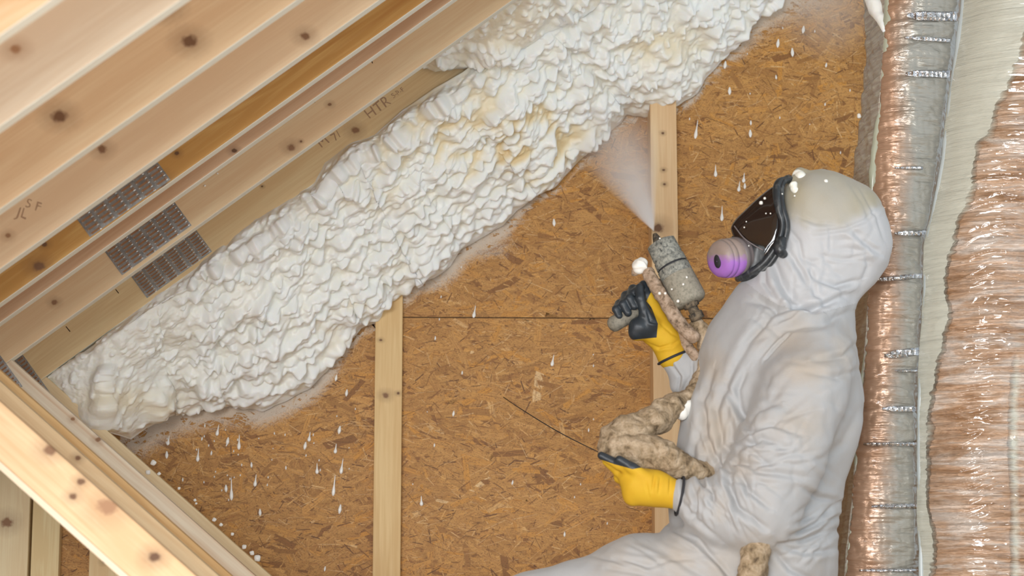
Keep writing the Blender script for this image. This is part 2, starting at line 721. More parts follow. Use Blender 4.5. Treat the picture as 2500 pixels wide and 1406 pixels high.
t = NT('tinted_visor')
t.b.inputs['Base Color'].default_value = (0.012, 0.012, 0.013, 1)
t.set(Roughness=0.06)
t.b.inputs['Coat Weight'].default_value = 0.8
t.b.inputs['Coat Roughness'].default_value = 0.03
tr = t.n('ShaderNodeBsdfTransparent', Color=(0.42, 0.33, 0.30, 1))
mx = t.n('ShaderNodeMixShader', Fac=0.42)
t.l(t.b.outputs[0], mx.inputs[1])
t.l(tr.outputs[0], mx.inputs[2])
t.l(mx.outputs[0], t.out.inputs['Surface'])
M_VISOR = t.m

t = NT('filter_plastic')
fd = t.attr('dust')
nz = t.noise(t.pos(), 55, 4, 0.65)
f = t.math('MULTIPLY', t.math('SUBTRACT', t.math('ADD', fd, t.math('MULTIPLY', nz, 0.6)), 0.55), 3.0, True)
t.color(t.mix(f, srgb(160, 108, 190), srgb(150, 134, 126)))
t.bump(nz, 0.3, 0.002)
t.set(Roughness=0.5)
M_FILTER = t.m
t = NT('filter_ring_grey')
t.set(Base_Color=srgb(112, 104, 104), Roughness=0.5)
M_FRING = t.m
t = NT('skin')
t.set(Base_Color=srgb(168, 104, 84), Roughness=0.5)
t.b.inputs['Subsurface Weight'].default_value = 0.1
M_SKIN = t.m

# --- foil bubble wrap
t = NT('foil_bubble_wrap')
p = t.pos()
gz = t.attr('grey')
nz = t.noise(t.mapping(p, scale=(1, 1, 0.5)), 6, 4, 0.6)
f = t.math('MULTIPLY', t.math('SUBTRACT', t.math('ADD', gz, t.math('MULTIPLY', nz, 0.7)), 0.55), 2.5, True)
t.color(t.mix(f, srgb(178, 143, 117), srgb(160, 158, 149)))  # tan is the reflection of wood painted into the foil colour
bub = t.n('ShaderNodeTexVoronoi', _feature='SMOOTH_F1')
bub.inputs['Scale'].default_value = 62
bub.inputs['Randomness'].default_value = 0.55
t.l(t.mapping(p, scale=(1, 0.05, 1)), bub.inputs['Vector'])
bb = t.math('SUBTRACT', 1.0, t.math('POWER', t.math('MULTIPLY', bub.outputs['Distance'], 1.5, True), 3.0))
hw = t.noise(t.mapping(p, scale=(9, 1, 45)), 1.0, 4, 0.65, 1.2)
bh = t.math('ADD', t.math('MULTIPLY', bb, 0.55), t.math('MULTIPLY', hw, 1.3))
t.bump(bh, 0.9, 0.005)
t.set(Metallic=0.35, Roughness=0.36)
t.b.inputs['Coat Weight'].default_value = 0.4
t.b.inputs['Coat Roughness'].default_value = 0.08
M_FOIL = t.m
t = NT('silver_foil_tape')
p = t.pos()
nz = t.noise(t.mapping(p, scale=(1, 1, 1)), 90, 3, 0.7)
vb = t.n('ShaderNodeTexVoronoi', _feature='F1')
vb.inputs['Scale'].default_value = 75
vb.inputs['Randomness'].default_value = 0.2
t.l(t.mapping(p, scale=(1, 0.05, 1)), vb.inputs['Vector'])
t.color(t.ramp(nz, [(0.35, (0.45, 0.46, 0.50, 1)), (0.6, (0.85, 0.87, 0.9, 1))]))
t.bump(t.math('ADD', nz, t.math('MULTIPLY', vb.outputs['Distance'], 1.6)), 1.0, 0.006)
t.set(Metallic=0.95, Roughness=0.16)
M_TAPE = t.m
t = NT('grey_plastic_sheet')
p = t.pos()
nz = t.noise(t.mapping(p, rot=(0, 0.9, 0), scale=(1, 1, 8)), 14, 4, 0.6, 0.5)
t.color(t.ramp(nz, [(0.35, srgb(146, 128, 114)), (0.65, srgb(176, 168, 152))]))
t.bump(nz, 0.6, 0.006)
t.set(Roughness=0.35)
M_GSHEET = t.m
t = NT('clear_plastic_over_kraft')
p = t.pos()
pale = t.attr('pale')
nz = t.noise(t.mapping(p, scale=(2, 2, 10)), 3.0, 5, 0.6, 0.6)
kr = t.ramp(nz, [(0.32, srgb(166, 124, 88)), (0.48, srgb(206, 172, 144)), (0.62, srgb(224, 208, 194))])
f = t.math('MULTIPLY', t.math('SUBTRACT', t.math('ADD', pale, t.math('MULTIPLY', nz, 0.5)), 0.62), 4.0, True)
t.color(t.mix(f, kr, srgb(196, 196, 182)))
fw_ = t.noise(t.mapping(p, rot=(0, 0.10, 0), scale=(3, 3, 62)), 1.0, 5, 0.62, 1.6)
fw2 = t.noise(t.mapping(p, rot=(0, -0.12, 0), scale=(6, 6, 140)), 1.0, 3, 0.6, 1.2)
t.bump(t.math('MULTIPLY', t.math('ADD', fw_, t.math('MULTIPLY', fw2, 0.5)), t.math('SUBTRACT', 1.0, t.math('MULTIPLY', f, 0.75))), 1.0, 0.020)
t.set(Roughness=0.32)
t.b.inputs['Coat Weight'].default_value = 1.0
t.b.inputs['Coat Roughness'].default_value = 0.06
M_PLASTIC = t.m

t = NT('plywood_floor')
nz = t.noise(t.mapping(t.pos(), scale=(1, 8, 1)), 5, 4)
t.color(t.ramp(nz, [(0.3, srgb(200, 164, 118)), (0.7, srgb(222, 190, 146))]))
t.set(Roughness=0.7)
M_FLOOR = t.m

# ------------------------------------------------------------------ pixel curves of the foam
L_PX = [(120, 932), (155, 962), (205, 1003), (262, 1044), (325, 1074), (360, 1050), (430, 1022), (500, 1010), (560, 1004), (640, 1014),
        (700, 990), (755, 960), (800, 915), (835, 862), (880, 812), (925, 800), (960, 752), (990, 730), (1015, 700), (1060, 690),
        (1100, 660), (1125, 622), (1180, 590), (1230, 562), (1262, 525), (1310, 484), (1350, 474), (1400, 420), (1450, 372),
        (1500, 325), (1530, 292), (1575, 300), (1605, 290), (1650, 272), (1700, 238), (1722, 200), (1762, 158), (1800, 118),
        (1832, 72), (1872, 32), (1912, 2), (2000, -70), (2100, -150), (2260, -280)]
U_PX = [(118, 922), (240, 842), (360, 738), (430, 690), (520, 622), (590, 566), (680, 504), (760, 450), (792, 392), (850, 350),
        (915, 327), (985, 264), (1060, 212), (1130, 172), (1230, 92), (1400, -40), (1600, -180), (1900, -400), (2200, -620)]
PAIR = [(118, 0.0), (240, 0.055), (360, 0.125), (520, 0.2), (680, 0.295), (790, 0.36), (915, 0.445), (1060, 0.545), (1230, 0.62),
        (1400, 0.70), (1600, 0.80), (1900, 0.92), (2200, 1.0)]


def poly_at(pts, s):
    pts = np.asarray(pts, float)
    L = np.concatenate([[0], np.cumsum(np.linalg.norm(np.diff(pts, axis=0), axis=1))])
    L /= L[-1]
    return np.stack([np.interp(s, L, pts[:, 0]), np.interp(s, L, pts[:, 1])], -1)


LF = np.array(L_PX, float)


def seg_dist(px, py, pts):
    d = np.full(np.shape(px), 1e9)
    for (x0, y0), (x1, y1) in zip(pts[:-1], pts[1:]):
        vx, vy = x1 - x0, y1 - y0
        L = vx * vx + vy * vy + 1e-9
        t_ = np.clip(((px - x0) * vx + (py - y0) * vy) / L, 0, 1)
        d = np.minimum(d, np.hypot(px - x0 - t_ * vx, py - y0 - t_ * vy))
    return d


# ------------------------------------------------------------------ back wall of OSB
ZTOP, ZSEAM = 2.2, float(P(1300, 776, 0)[2])
XL, XR = -1.95, 2.15


def spray_at(px, py):
    d = seg_dist(px, py, [p for p in L_PX if p[0] >= 300])
    reach = np.interp(px, [300, 430, 700, 780, 900, 1100, 1220, 1300, 1500, 1750, 1850, 2100],
                      [95, 75, 45, 45, 12, 42, 50, 10, 12, 14, 55, 150])
    s = np.clip(1.0 - d / reach, 0, 1)
    s = np.maximum(s, 0.75 * np.exp(-(((px - 1185) / 70) ** 2 + ((py - 600) / 42) ** 2)))
    return s


def build_wall():
    V, F, tone, uv = [], [], [], []

    def poly(pts, y, tn, uvs):
        b = len(V)
        for (x, z), q in zip(pts, uvs):
            V.append((x, y, z))
            tone.append(tn)
            uv.append(q)
        F.append(list(range(b, b + len(pts))))
    # base sheets (two boards with a dark joint between)
    base = []
    for z0, z1 in ((-0.02, ZSEAM - 0.0015), (ZSEAM + 0.0015, ZTOP)):
        poly([(XL, z0), (XR, z0), (XR, z1), (XL, z1)], 0.0, 0.4, [(XL, z0), (XR, z0), (XR, z1), (XL, z1)])
    r = random.Random(5)
    VX0, VX1, VZ0, VZ1 = -1.75, 2.0, 0.0, 2.05
    specs = []
    for _ in range(15800):
        L = r.uniform(0.035, 0.105)
        specs.append((L, L * r.uniform(0.12, 0.32), r.gauss(0, 0.42) if r.random() < 0.72 else r.uniform(-1.57, 1.57), 0))
    for _ in range(25500):
        L = r.uniform(0.010, 0.045)
        specs.append((L, r.uniform(0.0012, 0.0045), r.gauss(0, 0.7), 1))
    for _ in range(11000):
        specs.append((r.uniform(0.015, 0.09), r.uniform(0.0006, 0.0016), r.gauss(0, 0.55), 2))
    for L, W, a, kind in specs:
        cx, cz = r.uniform(VX0, VX1), r.uniform(VZ0, VZ1)
        n = 4
        up = [(-0.5 + (i + r.uniform(-.3, .3)) / n, 0.5 * r.uniform(0.7, 1.0)) for i in range(n + 1)]
        dn = [(0.5 - (i + r.uniform(-.3, .3)) / n, -0.5 * r.uniform(0.7, 1.0)) for i in range(n + 1)]
        sh = r.uniform(-0.5, 0.5) * W
        pts = [(u * L + sh * v * 2, v * W) for u, v in up + dn]
        ca, sa = math.cos(a), math.sin(a)
        ox, oz = r.uniform(0, 50), r.uniform(0, 50)
        y = -0.0004 - r.random() * (0.0012 if kind == 0 else 0.0015)
        if kind == 0:
            tn = min(1, max(0.2, r.gauss(0.56, 0.15)))
            if r.random() < 0.05:
                tn = 0.13
        elif kind == 1:
            tn = r.choice((0.02, 0.12, 0.3, 0.45, 0.6, 0.7, 0.9, 0.95))
        else:
            tn = r.choice((0.0, 0.05, 0.85, 0.95, 1.0))
        W3 = [(cx + u * ca - v * sa, cz + u * sa + v * ca) for u, v in pts]
        if any(abs(z - ZSEAM) < 0.0015 for _, z in W3) or (min(z for _, z in W3) < ZSEAM < max(z for _, z in W3)):
            side = 1 if cz > ZSEAM else -1
            W3 = [(x, max(z, ZSEAM + 0.002) if side > 0 else min(z, ZSEAM - 0.002)) for x, z in W3]
        poly(W3, y, tn, [(ox + u, oz + v) for u, v in pts])
    V_ = np.array(V)
    px, py = proj(V_)
    o = mesh_obj('wall_back', V_, F, M_OSB, None, False, attrs={'tone': tone, 'spray': spray_at(px, py)}, uv=np.array(uv))
    structure(o)
    # the joint line sits in a shallow recess
    m = MB()
    m.prism([(XL, 0.004, ZSEAM - 0.004), (XR, 0.004, ZSEAM - 0.004), (XR, 0.004, ZSEAM + 0.004), (XL, 0.004, ZSEAM + 0.004)], (0, 0.004, 0))
    s = m.build('trim_1', M_GAP)
    structure(s)


build_wall()

m = MB()
m.prism([(XL, -5.2, -0.02), (XR, -5.2, -0.02), (XR, 0.0, -0.02), (XL, 0.0, -0.02)], (0, 0, 0.018))
structure(m.build('floor', M_FLOOR))

# ------------------------------------------------------------------ trusses
M_LIT_EDGE = wood('lit_underside_wood', 0.62, srgb(246, 242, 234), srgb(238, 230, 216), seed=17, contrast=0.3)  # near-white colour stands in for light on the chord undersides
Y0 = -0.40
_a, _b = P(112, 919, Y0), P(1050, 244, Y0)
CU = (_b - _a) * np.array([1, 0, 1])
CU /= np.linalg.norm(CU)                       # chord direction (up right)
CN = np.array([-CU[2], 0, CU[0]])              # normal (up left)
_w = P(662, 1406, Y0)
WU = (_w - _a) * np.array([1, 0, 1])
WU /= np.linalg.norm(WU)                       # web direction (down right)
WN = np.array([WU[2], 0, -WU[0]])              # towards lower left
if WN[0] > 0:
    WN = -WN
J0 = np.array([_a[0], 0, _a[2]])               # joint (lower edge of chord meets upper edge of web)
CANG = math.atan2(CU[2], CU[0])
WANG = math.atan2(WU[2], WU[0])
H0 = 1194.0


def y_for(b):
    return EYE[1] + (Y0 - EYE[1]) * H0 / (2194.0 - b)


TY = [Y0, y_for(896), y_for(785), y_for(737), y_for(651), y_for(500), y_for(288), y_for(52)]


def plane_pt(px, py, y):
    return P(px, py, y)


def at_y(p, y):
    return np.array([p[0], y, p[2]])


def plate(y, corner_u, corner_v, Lu, Lv, cols, rows, parent, lab=None):
    """punched metal connector plate, local axes along the chord"""
    mb = MB()
    o = at_y(J0, y - 0.0012) + CU * corner_u + CN * corner_v
    mb.prism([o, o + CU * Lu, o + CU * Lu + CN * Lv, o + CN * Lv], (0, 0.0012, 0), 0)
    du, dv = Lu / cols, Lv / rows
    for i in range(cols):
        for j in range(rows):
            c = o + CU * (du * (i + 0.5)) + CN * (dv * (j + 0.5) + (0.25 * dv if i % 2 else -0.1 * dv))
            a = CU * du * 0.30
            b = CN * dv * 0.2
            mb.prism([c - a - b, c + a - b, c + a + b, c - a + b], (0, -0.0007, 0), 1)
            k = c + a * 1.15
            mb.prism([k - a * .22 - b * 1.5, k + a * .22 - b * 1.5, k + a * .22 + b * 1.5, k - a * .22 + b * 1.5], (0, -0.0035, 0), 2)
            k = c - a * 1.1
            mb.prism([k - a * .12 - b * 1.2, k + a * .12 - b * 1.2, k + a * .12 + b * 1.2, k - a * .12 + b * 1.2], (0, -0.0016, 0), 2)
    ob = mb.build('connector_plate', [M_STEEL, M_SLOT, M_TOOTH], parent)
    if lab:
        ob['label'] = lab
    return ob


def uv_of(px, py, y):
    q = at_y(P(px, py, y), 0) - J0
    return float(q @ CU), float(q @ CN)


def K(px, py, y, r, dk=1.0):
    return (P(px, py, y), r, dk)


tone_sets = [
    (srgb(236, 208, 164), srgb(222, 186, 140)),
    (srgb(234, 206, 168), srgb(222, 184, 144)),
    (srgb(214, 174, 140), srgb(194, 148, 112)),
    (srgb(214, 168, 104), srgb(190, 138, 76)),
    (srgb(236, 206, 172), srgb(224, 188, 152)),
    (srgb(230, 200, 164), srgb(216, 178, 140)),
    (srgb(238, 218, 196), srgb(224, 198, 172)),
    (srgb(224, 196, 164), srgb(200, 158, 116)),
]
knots = [
    [K(867, 318, TY[0], .011, 1.6), K(712, 362, TY[0], .004), K(820, 170, TY[0], .003, .6), K(640, 455, TY[0], .003, .3)],
    [K(712, 360, TY[1], .010, 1.5), K(735, 345, TY[1], .003, 1), K(133, 738, TY[1], .007, 1.6), K(805, 255, TY[1], .005, 1.4)],
    [K(572, 368, TY[2], .006, .1)],
    [K(432, 374, TY[3], .005, .2), K(392, 447, TY[3], .014, .6), K(108, 597, TY[3], .006, .4), K(95, 650, TY[3], .013, .8)],
    [K(249, 364, TY[4], .010, 1.1), K(745, 88, TY[4], .010, 1.2), K(20, 575, TY[4], .006, 2)],
    [K(145, 283, TY[5], .014, .5), K(462, 100, TY[5], .014, .5), K(406, 20, TY[5], .014, .5)],
    [K(38, 120, TY[6], .010, 2.4)],
    [],
]
t_label = [
    'pale wooden roof truss nearest the foam, its lower chord edge touching it, ink stamped',
    'second wooden roof truss from the foam, with a grey plate splice and a round knot',
    'thin-looking reddish roof truss squeezed behind the golden one, only a sliver showing',
    'golden orange stained roof truss with a dark knot beside its metal splice plate',
    'roof truss just above the golden one, with smudged dark stamp marks at left',
    'roof truss with two blurred dark star knots on a wide tan face',
    'pale blurred roof truss second from the top left corner',
    'nearest blurred roof truss cutting the very top left corner',
]
web_k = {0: 1, 1: 1, 3: 1, 4: 1, 5: 1}
wt = {0: (srgb(240, 214, 176), srgb(226, 194, 152)), 1: (srgb(240, 222, 200), srgb(226, 202, 176)),
      3: (srgb(230, 190, 138), srgb(210, 162, 108)), 4: (srgb(234, 206, 168), srgb(218, 182, 140)),
      5: (srgb(236, 204, 166), srgb(218, 176, 134))}
wknots = {0: [K(221, 1022, TY[0], .006, 1)], 1: [K(240, 1073, TY[1], .007, 1.6), K(178, 1023, TY[1], .005, 2)],
          3: [], 4: [K(190, 1118, TY[4], .006, .8)],
          5: [K(178, 1212, TY[5], .007, .6), K(198, 1176, TY[5], .007, .6), K(376, 1360, TY[5], .011, .2), K(122, 1098, TY[5], .012, 1.2),
              K(262, 1236, TY[5], .018, 2.6)]}
for k, y in enumerate(TY):
    root = thing('roof_truss', at_y(J0, y), t_label[k], 'roof truss', 'wooden roof trusses side by side')
    s0, s1 = (-0.9, 3.1)
    wd = 0.14
    o = at_y(J0, y)
    mb = MB()
    a, b = o + CU * s0, o + CU * s1
    mb.prism([a, b, b + CN * wd, a + CN * wd], (0, 0.038, 0))
    lt, dk = tone_sets[k]
    mat = wood('top_chord_wood_%s' % 'abcdefgh'[k], -CANG if False else CANG, lt, dk, knots[k], seed=k * 3.7,
               contrast=0.9 if k == 3 else 0.45, streak=srgb(166, 108, 52) if k == 3 else None)
    ch = mb.build('top_chord', [mat, M_LIT_EDGE], root, bevel=0.003)
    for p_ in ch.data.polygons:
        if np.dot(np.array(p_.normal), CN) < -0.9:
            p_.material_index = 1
    if k == 3:
        ch['label'] = 'golden orange streaky board'
    if k in web_k:
        lt, dk = wt[k]
        mb = MB()
        # end of the web is cut along the lower edge of the chord
        wdt = 0.089
        sh = wdt / abs(WN @ CN) if abs(WN @ CN) > 1e-3 else wdt
        # point on chord line reached from o + WN*wdt going back along WU
        q = o + WN * wdt
        tt = -((q - o) @ CN) / (WU @ CN)
        mb.prism([o, o + WU * 2.2, o + WN * wdt + WU * 2.2, q + WU * tt], (0, 0.038, 0))
        w_ = mb.build('web', wood('web_wood_%s' % 'abcdefgh'[k], WANG, lt, dk, wknots[k], seed=9 + k * 2.3, contrast=0.6,
                                  streak=srgb(206, 170, 134) if k == 1 else None), root, bevel=0.003)
# splice plates, read off the photo on each truss plane
roots = [o for o in COL.objects if o.name.startswith('roof_truss')]
for k, pc, pr, cols, rows in ((0, (359, 728), (515, 610), 6, 10), (1, (298, 672), (465, 546), 6, 10), (3, (221, 580), (416, 438), 6, 10)):
    u0, v0 = uv_of(*pc, TY[k])
    u1, v1 = uv_of(*pr, TY[k])
    v = max(0.004, min(v0, v1))
    plate(TY[k], u0, v, u1 - u0, 0.128 - v if k != 0 else 0.095, cols, rows, roots[k])
for k in (0, 1):
    u0, v0 = uv_of(133, 973, TY[0])
    plate(TY[k] - (0.0), u0 - 0.10, v0 - 0.01, 0.10, 0.20, 4, 17, roots[k])
# thin lath nailed along the lower edge of the nearest web
o = at_y(J0, TY[5]) + WN * 0.089
mb = MB()
mb.prism([o - WU * 0.2, o + WU * 2.2, o + WU * 2.2 + WN * 0.012, o - WU * 0.2 + WN * 0.012], (0, 0.05, 0))
lath = mb.build('edge_lath', wood('lath_wood', WANG, srgb(240, 222, 200), srgb(228, 204, 178), seed=31), roots[5])
lath['label'] = 'pale thin strip along the lower edge'


# staple like nails and pencil ticks on the trusses
def tick(k, px, py, L, ang, mat=M_GAP):
    c = P(px, py, TY[k] - 0.0006)
    d = np.array([math.cos(ang), 0, math.sin(ang)])
    n = np.array([-d[2], 0, d[0]])
    mb = MB()
    mb.prism([c - d * L - n * .0011, c + d * L - n * .0016, c + d * L + n * .001, c - d * L + n * .0013], (0, 0.0006, 0))
    return mb.build('staple', mat, roots[k])


tick(0, 286, 711, .0075, -0.85)
tick(0, 166, 803, .010, -0.85)
tick(1, 907, 147, .009, -1.2)
tick(1, 768, 245, .006, -1.4)


def ink(k, text, px, py, size, ang):
    cu = bpy.data.curves.new('ink', 'FONT')
    cu.body = text
    cu.size = size
    tmp = bpy.data.objects.new('tmp', cu)
    COL.objects.link(tmp)
    me = bpy.data.meshes.new_from_object(tmp.evaluated_get(bpy.context.evaluated_depsgraph_get()))
    bpy.data.objects.remove(tmp)
    c = P(px, py, TY[k] - 0.0007)
    d = np.array([math.cos(ang), 0, math.sin(ang)])
    n = np.array([-d[2], 0, d[0]])
    co = np.array([v.co for v in me.vertices])
    V = c + co[:, :1] * d + co[:, 1:2] * n
    V += (fbm(V, 90, 3)[:, None] * 0.0022) * n + (fbm(V, 70, 9)[:, None] * 0.0016) * d
    ob = mesh_obj('ink_stamp', V, [list(p.vertices) for p in me.polygons], M_INK, roots[k], False)
    return ob


ink(0, 'M', 785, 362, 0.040, CANG + 0.1)
ink(0, '7/', 818, 345, 0.034, CANG + 0.1)
ink(0, 'HTR', 900, 292, 0.044, CANG)
ink(0, 'S-P-F', 960, 240, 0.020, CANG)
ink(4, 'JL', 38, 528, 0.034, CANG - 0.9)
ink(4, 'S F', 60, 506, 0.030, CANG - 0.9)

# roof deck above the chords
o = at_y(J0, -5.2) + CN * 0.143 - CU * 1.1
mb = MB()
mb.prism([o, o + CU * 4.4, o + CU * 4.4 + CN * 0.012, o + CN * 0.012], (0, 5.2, 0))
dk_ = mb.build('ceiling', wood('roof_deck_wood', CANG, srgb(210, 170, 120), srgb(186, 142, 94), seed=4))
structure(dk_)

# ------------------------------------------------------------------ gable studs
GA = math.pi / 2
def stud(x0, x1, y_ref, thick, mat, label, top, zb=-0.002):
    a, b = P(x0, y_ref, -thick), P(x1, y_ref, -thick)
    mb = MB()
    mb.prism([(a[0], -thick, zb), (b[0], -thick, zb), (b[0], -thick, top), (a[0], -thick, top)], (0, thick - 0.0022, 0))
    return tag(mb.build('wall_stud', mat, None, bevel=0.002), label, 'wall stud', 'vertical studs on the OSB wall')


YS = -0.038
stud(913, 980, 1100, 0.038, wood('stud_wood_a', GA, srgb(234, 200, 150), srgb(216, 176, 124),
     [K(942, 965, YS, .009, 1.1), K(972, 960, YS, .004, .4), K(930, 830, YS, .004, .8)], 3.1), 'pale upright stud in the middle of the OSB, running down from the foam', 1.1)
stud(1592, 1657, 700, 0.089, wood('stud_wood_b', GA, srgb(236, 202, 160), srgb(220, 178, 134),
     [K(1606, 556, -.089, .016, .35), K(1620, 415, -.089, .004, .3), K(1618, 325, -.089, .004, .3), K(1622, 450, -.089, .004, .3)], 5.2),
     'upright stud behind the spray gun with a dark knot at its nozzle', 1.75)
stud(-40, 68, 1350, 0.05, wood('stud_wood_c', GA, srgb(244, 222, 184), srgb(232, 202, 160), [K(16, 1275, -.05, .016, 1.6), K(14, 1146, -.05, .004, .6)], 7.7),
     'pale stud at the far lower left corner with a large oval knot', 0.62)
stud(76, 144, 1350, 0.038, wood('stud_wood_d', GA, srgb(244, 222, 178), srgb(228, 196, 146), [], 1.4, 0.9),
     'stud with arched grain beside the corner stud, lower left', 0.6)
stud(218, 290, 1350, 0.038, wood('stud_wood_e', GA, srgb(240, 212, 168), srgb(226, 188, 140), [K(255, 1370, YS, .006, .6)], 2.6),
     'short visible stud under the sloping web, right of the OSB gap', 0.5)


# ------------------------------------------------------------------ foam
def foam_patch(Ucurve, Lcurve, NU, NV, yU, yL, lip, seed, dens, bump_scale, creamf):
    """Ucurve, Lcurve: pixel arrays (NU,2); yU, yL depth arrays (NU)"""
    A = Pv(Ucurve[:, 0], Ucurve[:, 1], yU)
    Bq = Pv(Lcurve[:, 0], Lcurve[:, 1], yL)
    tt = np.linspace(0, 1, NV)[None, :, None]
    G = A[:, None, :] * (1 - tt) + Bq[:, None, :] * tt
    lipv = lip * (1 - np.linspace(0, 1, NV) ** 9)
    lipv = lipv * np.minimum(1, np.linspace(0, 1, NV) * 7 + 0.02)
    wid = np.linalg.norm(Bq - A, axis=1)
    G[:, :, 1] -= lipv[None, :] * np.clip(wid / 0.4, 0, 1)[:, None]
    du = np.gradient(G, axis=0)
    dv = np.gradient(G, axis=1)
    N = np.cross(du, dv)
    N /= np.linalg.norm(N, axis=2)[..., None] + 1e-9
    if N[NU // 2, NV // 2, 1] > 0:
        N = -N
    px, py = proj(G)
    r = random.Random(seed)
    hs = [np.zeros((NU, NV), np.float32) for _ in range(4)]
    stepu = np.linalg.norm(du, axis=2).mean() + 1e-6
    stepv = np.maximum(np.linalg.norm(dv, axis=2).mean(1), 2e-4)

    def splat(H, ci, cj, rw, rl, h, dirv, pw, tear=0.3):
        c = G[ci, cj]
        wi = int(rl * 1.25 / stepu) + 2
        wj = int(rl * 1.25 / stepv[ci]) + 2
        i0, i1 = max(0, ci - wi), min(NU, ci + wi)
        j0, j1 = max(0, cj - wj), min(NV, cj + wj)
        Q = G[i0:i1, j0:j1] - c
        a = Q @ dirv
        Q2 = (Q * Q).sum(-1) - a * a
        aa = a / rl
        wloc = rw * (1 + tear * aa)          # fatter at the hanging end
        q = Q2 / np.maximum(wloc, rw * 0.15) ** 2 + np.abs(aa) ** 2.6
        v = h * np.clip(1 - q, 0, 1) ** pw * (1 + 0.35 * aa)
        s = H[i0:i1, j0:j1]
        np.maximum(s, v, out=s)

    down = np.array([0.0, 0.0, -1.0])
    area_ = (np.linalg.norm(np.cross(du, dv), axis=2)).sum()
    wts = np.linalg.norm(np.cross(du, dv), axis=2).ravel()
    cum = np.cumsum(wts)
    cum /= cum[-1]

    def sample(n):
        idx = np.searchsorted(cum, RNG.rand(n))
        return np.minimum(idx, NU * NV - 1) // NV, np.minimum(idx, NU * NV - 1) % NV

    def sizef(x, y):
        s = 1.0
        if x < 470:
            s *= 0.55 + 0.35 * r.random()
        if 1530 < x < 1720 and y > 60:
            s *= 0.62
        if y < 110 and x < 1350:
            s *= 0.6
        return s * bump_scale

    for layer, (per, rw0, rw1, asp, hk) in enumerate(((70, .035, .075, 1.3, .45), (900, .009, .021, 2.4, 1.15), (2600, .004, .009, 2.3, 1.1), (420, .0075, .014, 2.3, 1.9))):
        n = int(area_ * per * dens)
        I, J = sample(n)
        for ci, cj in zip(I, J):
            x, y = px[ci, cj], py[ci, cj]
            s = sizef(x, y) if layer else 1.0
            rw = r.uniform(rw0, rw1) * s
            rl = rw * r.uniform(1.0, asp)
            lean = r.gauss(-0.18 if x < 1350 else 0.35, 0.30)
            dv_ = np.array([lean, -0.45, -1.0])
            dv_ /= np.linalg.norm(dv_)
            n_ = N[ci, cj]
            dv_ = dv_ - n_ * (dv_ @ n_)
            dv_ /= np.linalg.norm(dv_) + 1e-9
            h = rw * hk * r.uniform(0.5, 1.5)
            if x < 470 and layer == 1:
                h *= 0.55
            splat(hs[layer], ci, cj, rw, rl, h, dv_, 0.5 if layer == 3 else 0.72)
    def blur(H, n):
        for _ in range(n):
            Hp = np.pad(H, 1, mode='edge')
            H = (Hp[1:-1, 1:-1] * 4 + (Hp[:-2, 1:-1] + Hp[2:, 1:-1] + Hp[1:-1, :-2] + Hp[1:-1, 2:]) * 2 +
                 Hp[:-2, :-2] + Hp[2:, 2:] + Hp[:-2, 2:] + Hp[2:, :-2]) / 16
        return H
    hs = [blur(hs[0], 12), np.maximum(blur(hs[1], 8), blur(hs[3], 3)), blur(hs[2], 4)]
    smooth_l = np.interp(px, [330, 520], [0.45, 1.0])
    hs[1] = hs[1] * smooth_l
    hs[2] = hs[2] * smooth_l
    hs[0] = hs[0] * (1.1 - 0.1 * smooth_l) * np.clip(np.linspace(0, 1, NV) * 5, 0, 1)[None, :]
    big = fbm(G, 5.0, seed, 3) * 0.016
    med = fbm(G, 26.0, seed + 5, 3) * 0.005
    fin = fbm(G, 120.0, seed + 9, 2) * 0.0011
    fade = np.clip(np.linspace(0, 1, NV) * 14, 0.12, 1) * np.clip((1 - np.linspace(0, 1, NV)) * 16, 0.15, 1)
    fade = fade[None, :] * np.clip(wid / 0.06, 0.1, 1)[:, None]
    hh = hs[0] * 1.0 + hs[1] * 1.05 + hs[2] * 0.75
    amt = (hs[1] * 1.05 + hs[2] * 0.75)
    D = (hh + big + med + fin) * fade
    droop = np.array([0.05, -0.22, -0.36])
    V = G + N * D[..., None] * 0.85 + droop * (amt * fade)[..., None]
    # cream colour: yellow of fresh foam, plus shade painted into the recesses
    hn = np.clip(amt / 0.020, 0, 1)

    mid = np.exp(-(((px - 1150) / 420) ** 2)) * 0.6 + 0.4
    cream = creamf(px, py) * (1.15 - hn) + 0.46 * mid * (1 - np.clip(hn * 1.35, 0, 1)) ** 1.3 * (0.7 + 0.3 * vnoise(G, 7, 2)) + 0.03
    return V.reshape(-1, 3), grid_faces(NU, NV), np.clip(cream, 0, 1).ravel(), hn.ravel()


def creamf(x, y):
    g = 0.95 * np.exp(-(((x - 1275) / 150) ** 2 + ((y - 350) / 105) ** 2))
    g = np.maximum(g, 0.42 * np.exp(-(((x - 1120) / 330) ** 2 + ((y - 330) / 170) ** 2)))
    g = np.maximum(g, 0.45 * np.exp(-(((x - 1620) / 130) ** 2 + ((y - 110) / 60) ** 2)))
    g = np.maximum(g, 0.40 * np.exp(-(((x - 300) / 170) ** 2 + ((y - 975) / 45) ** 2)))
    return np.maximum(g, 0.12)


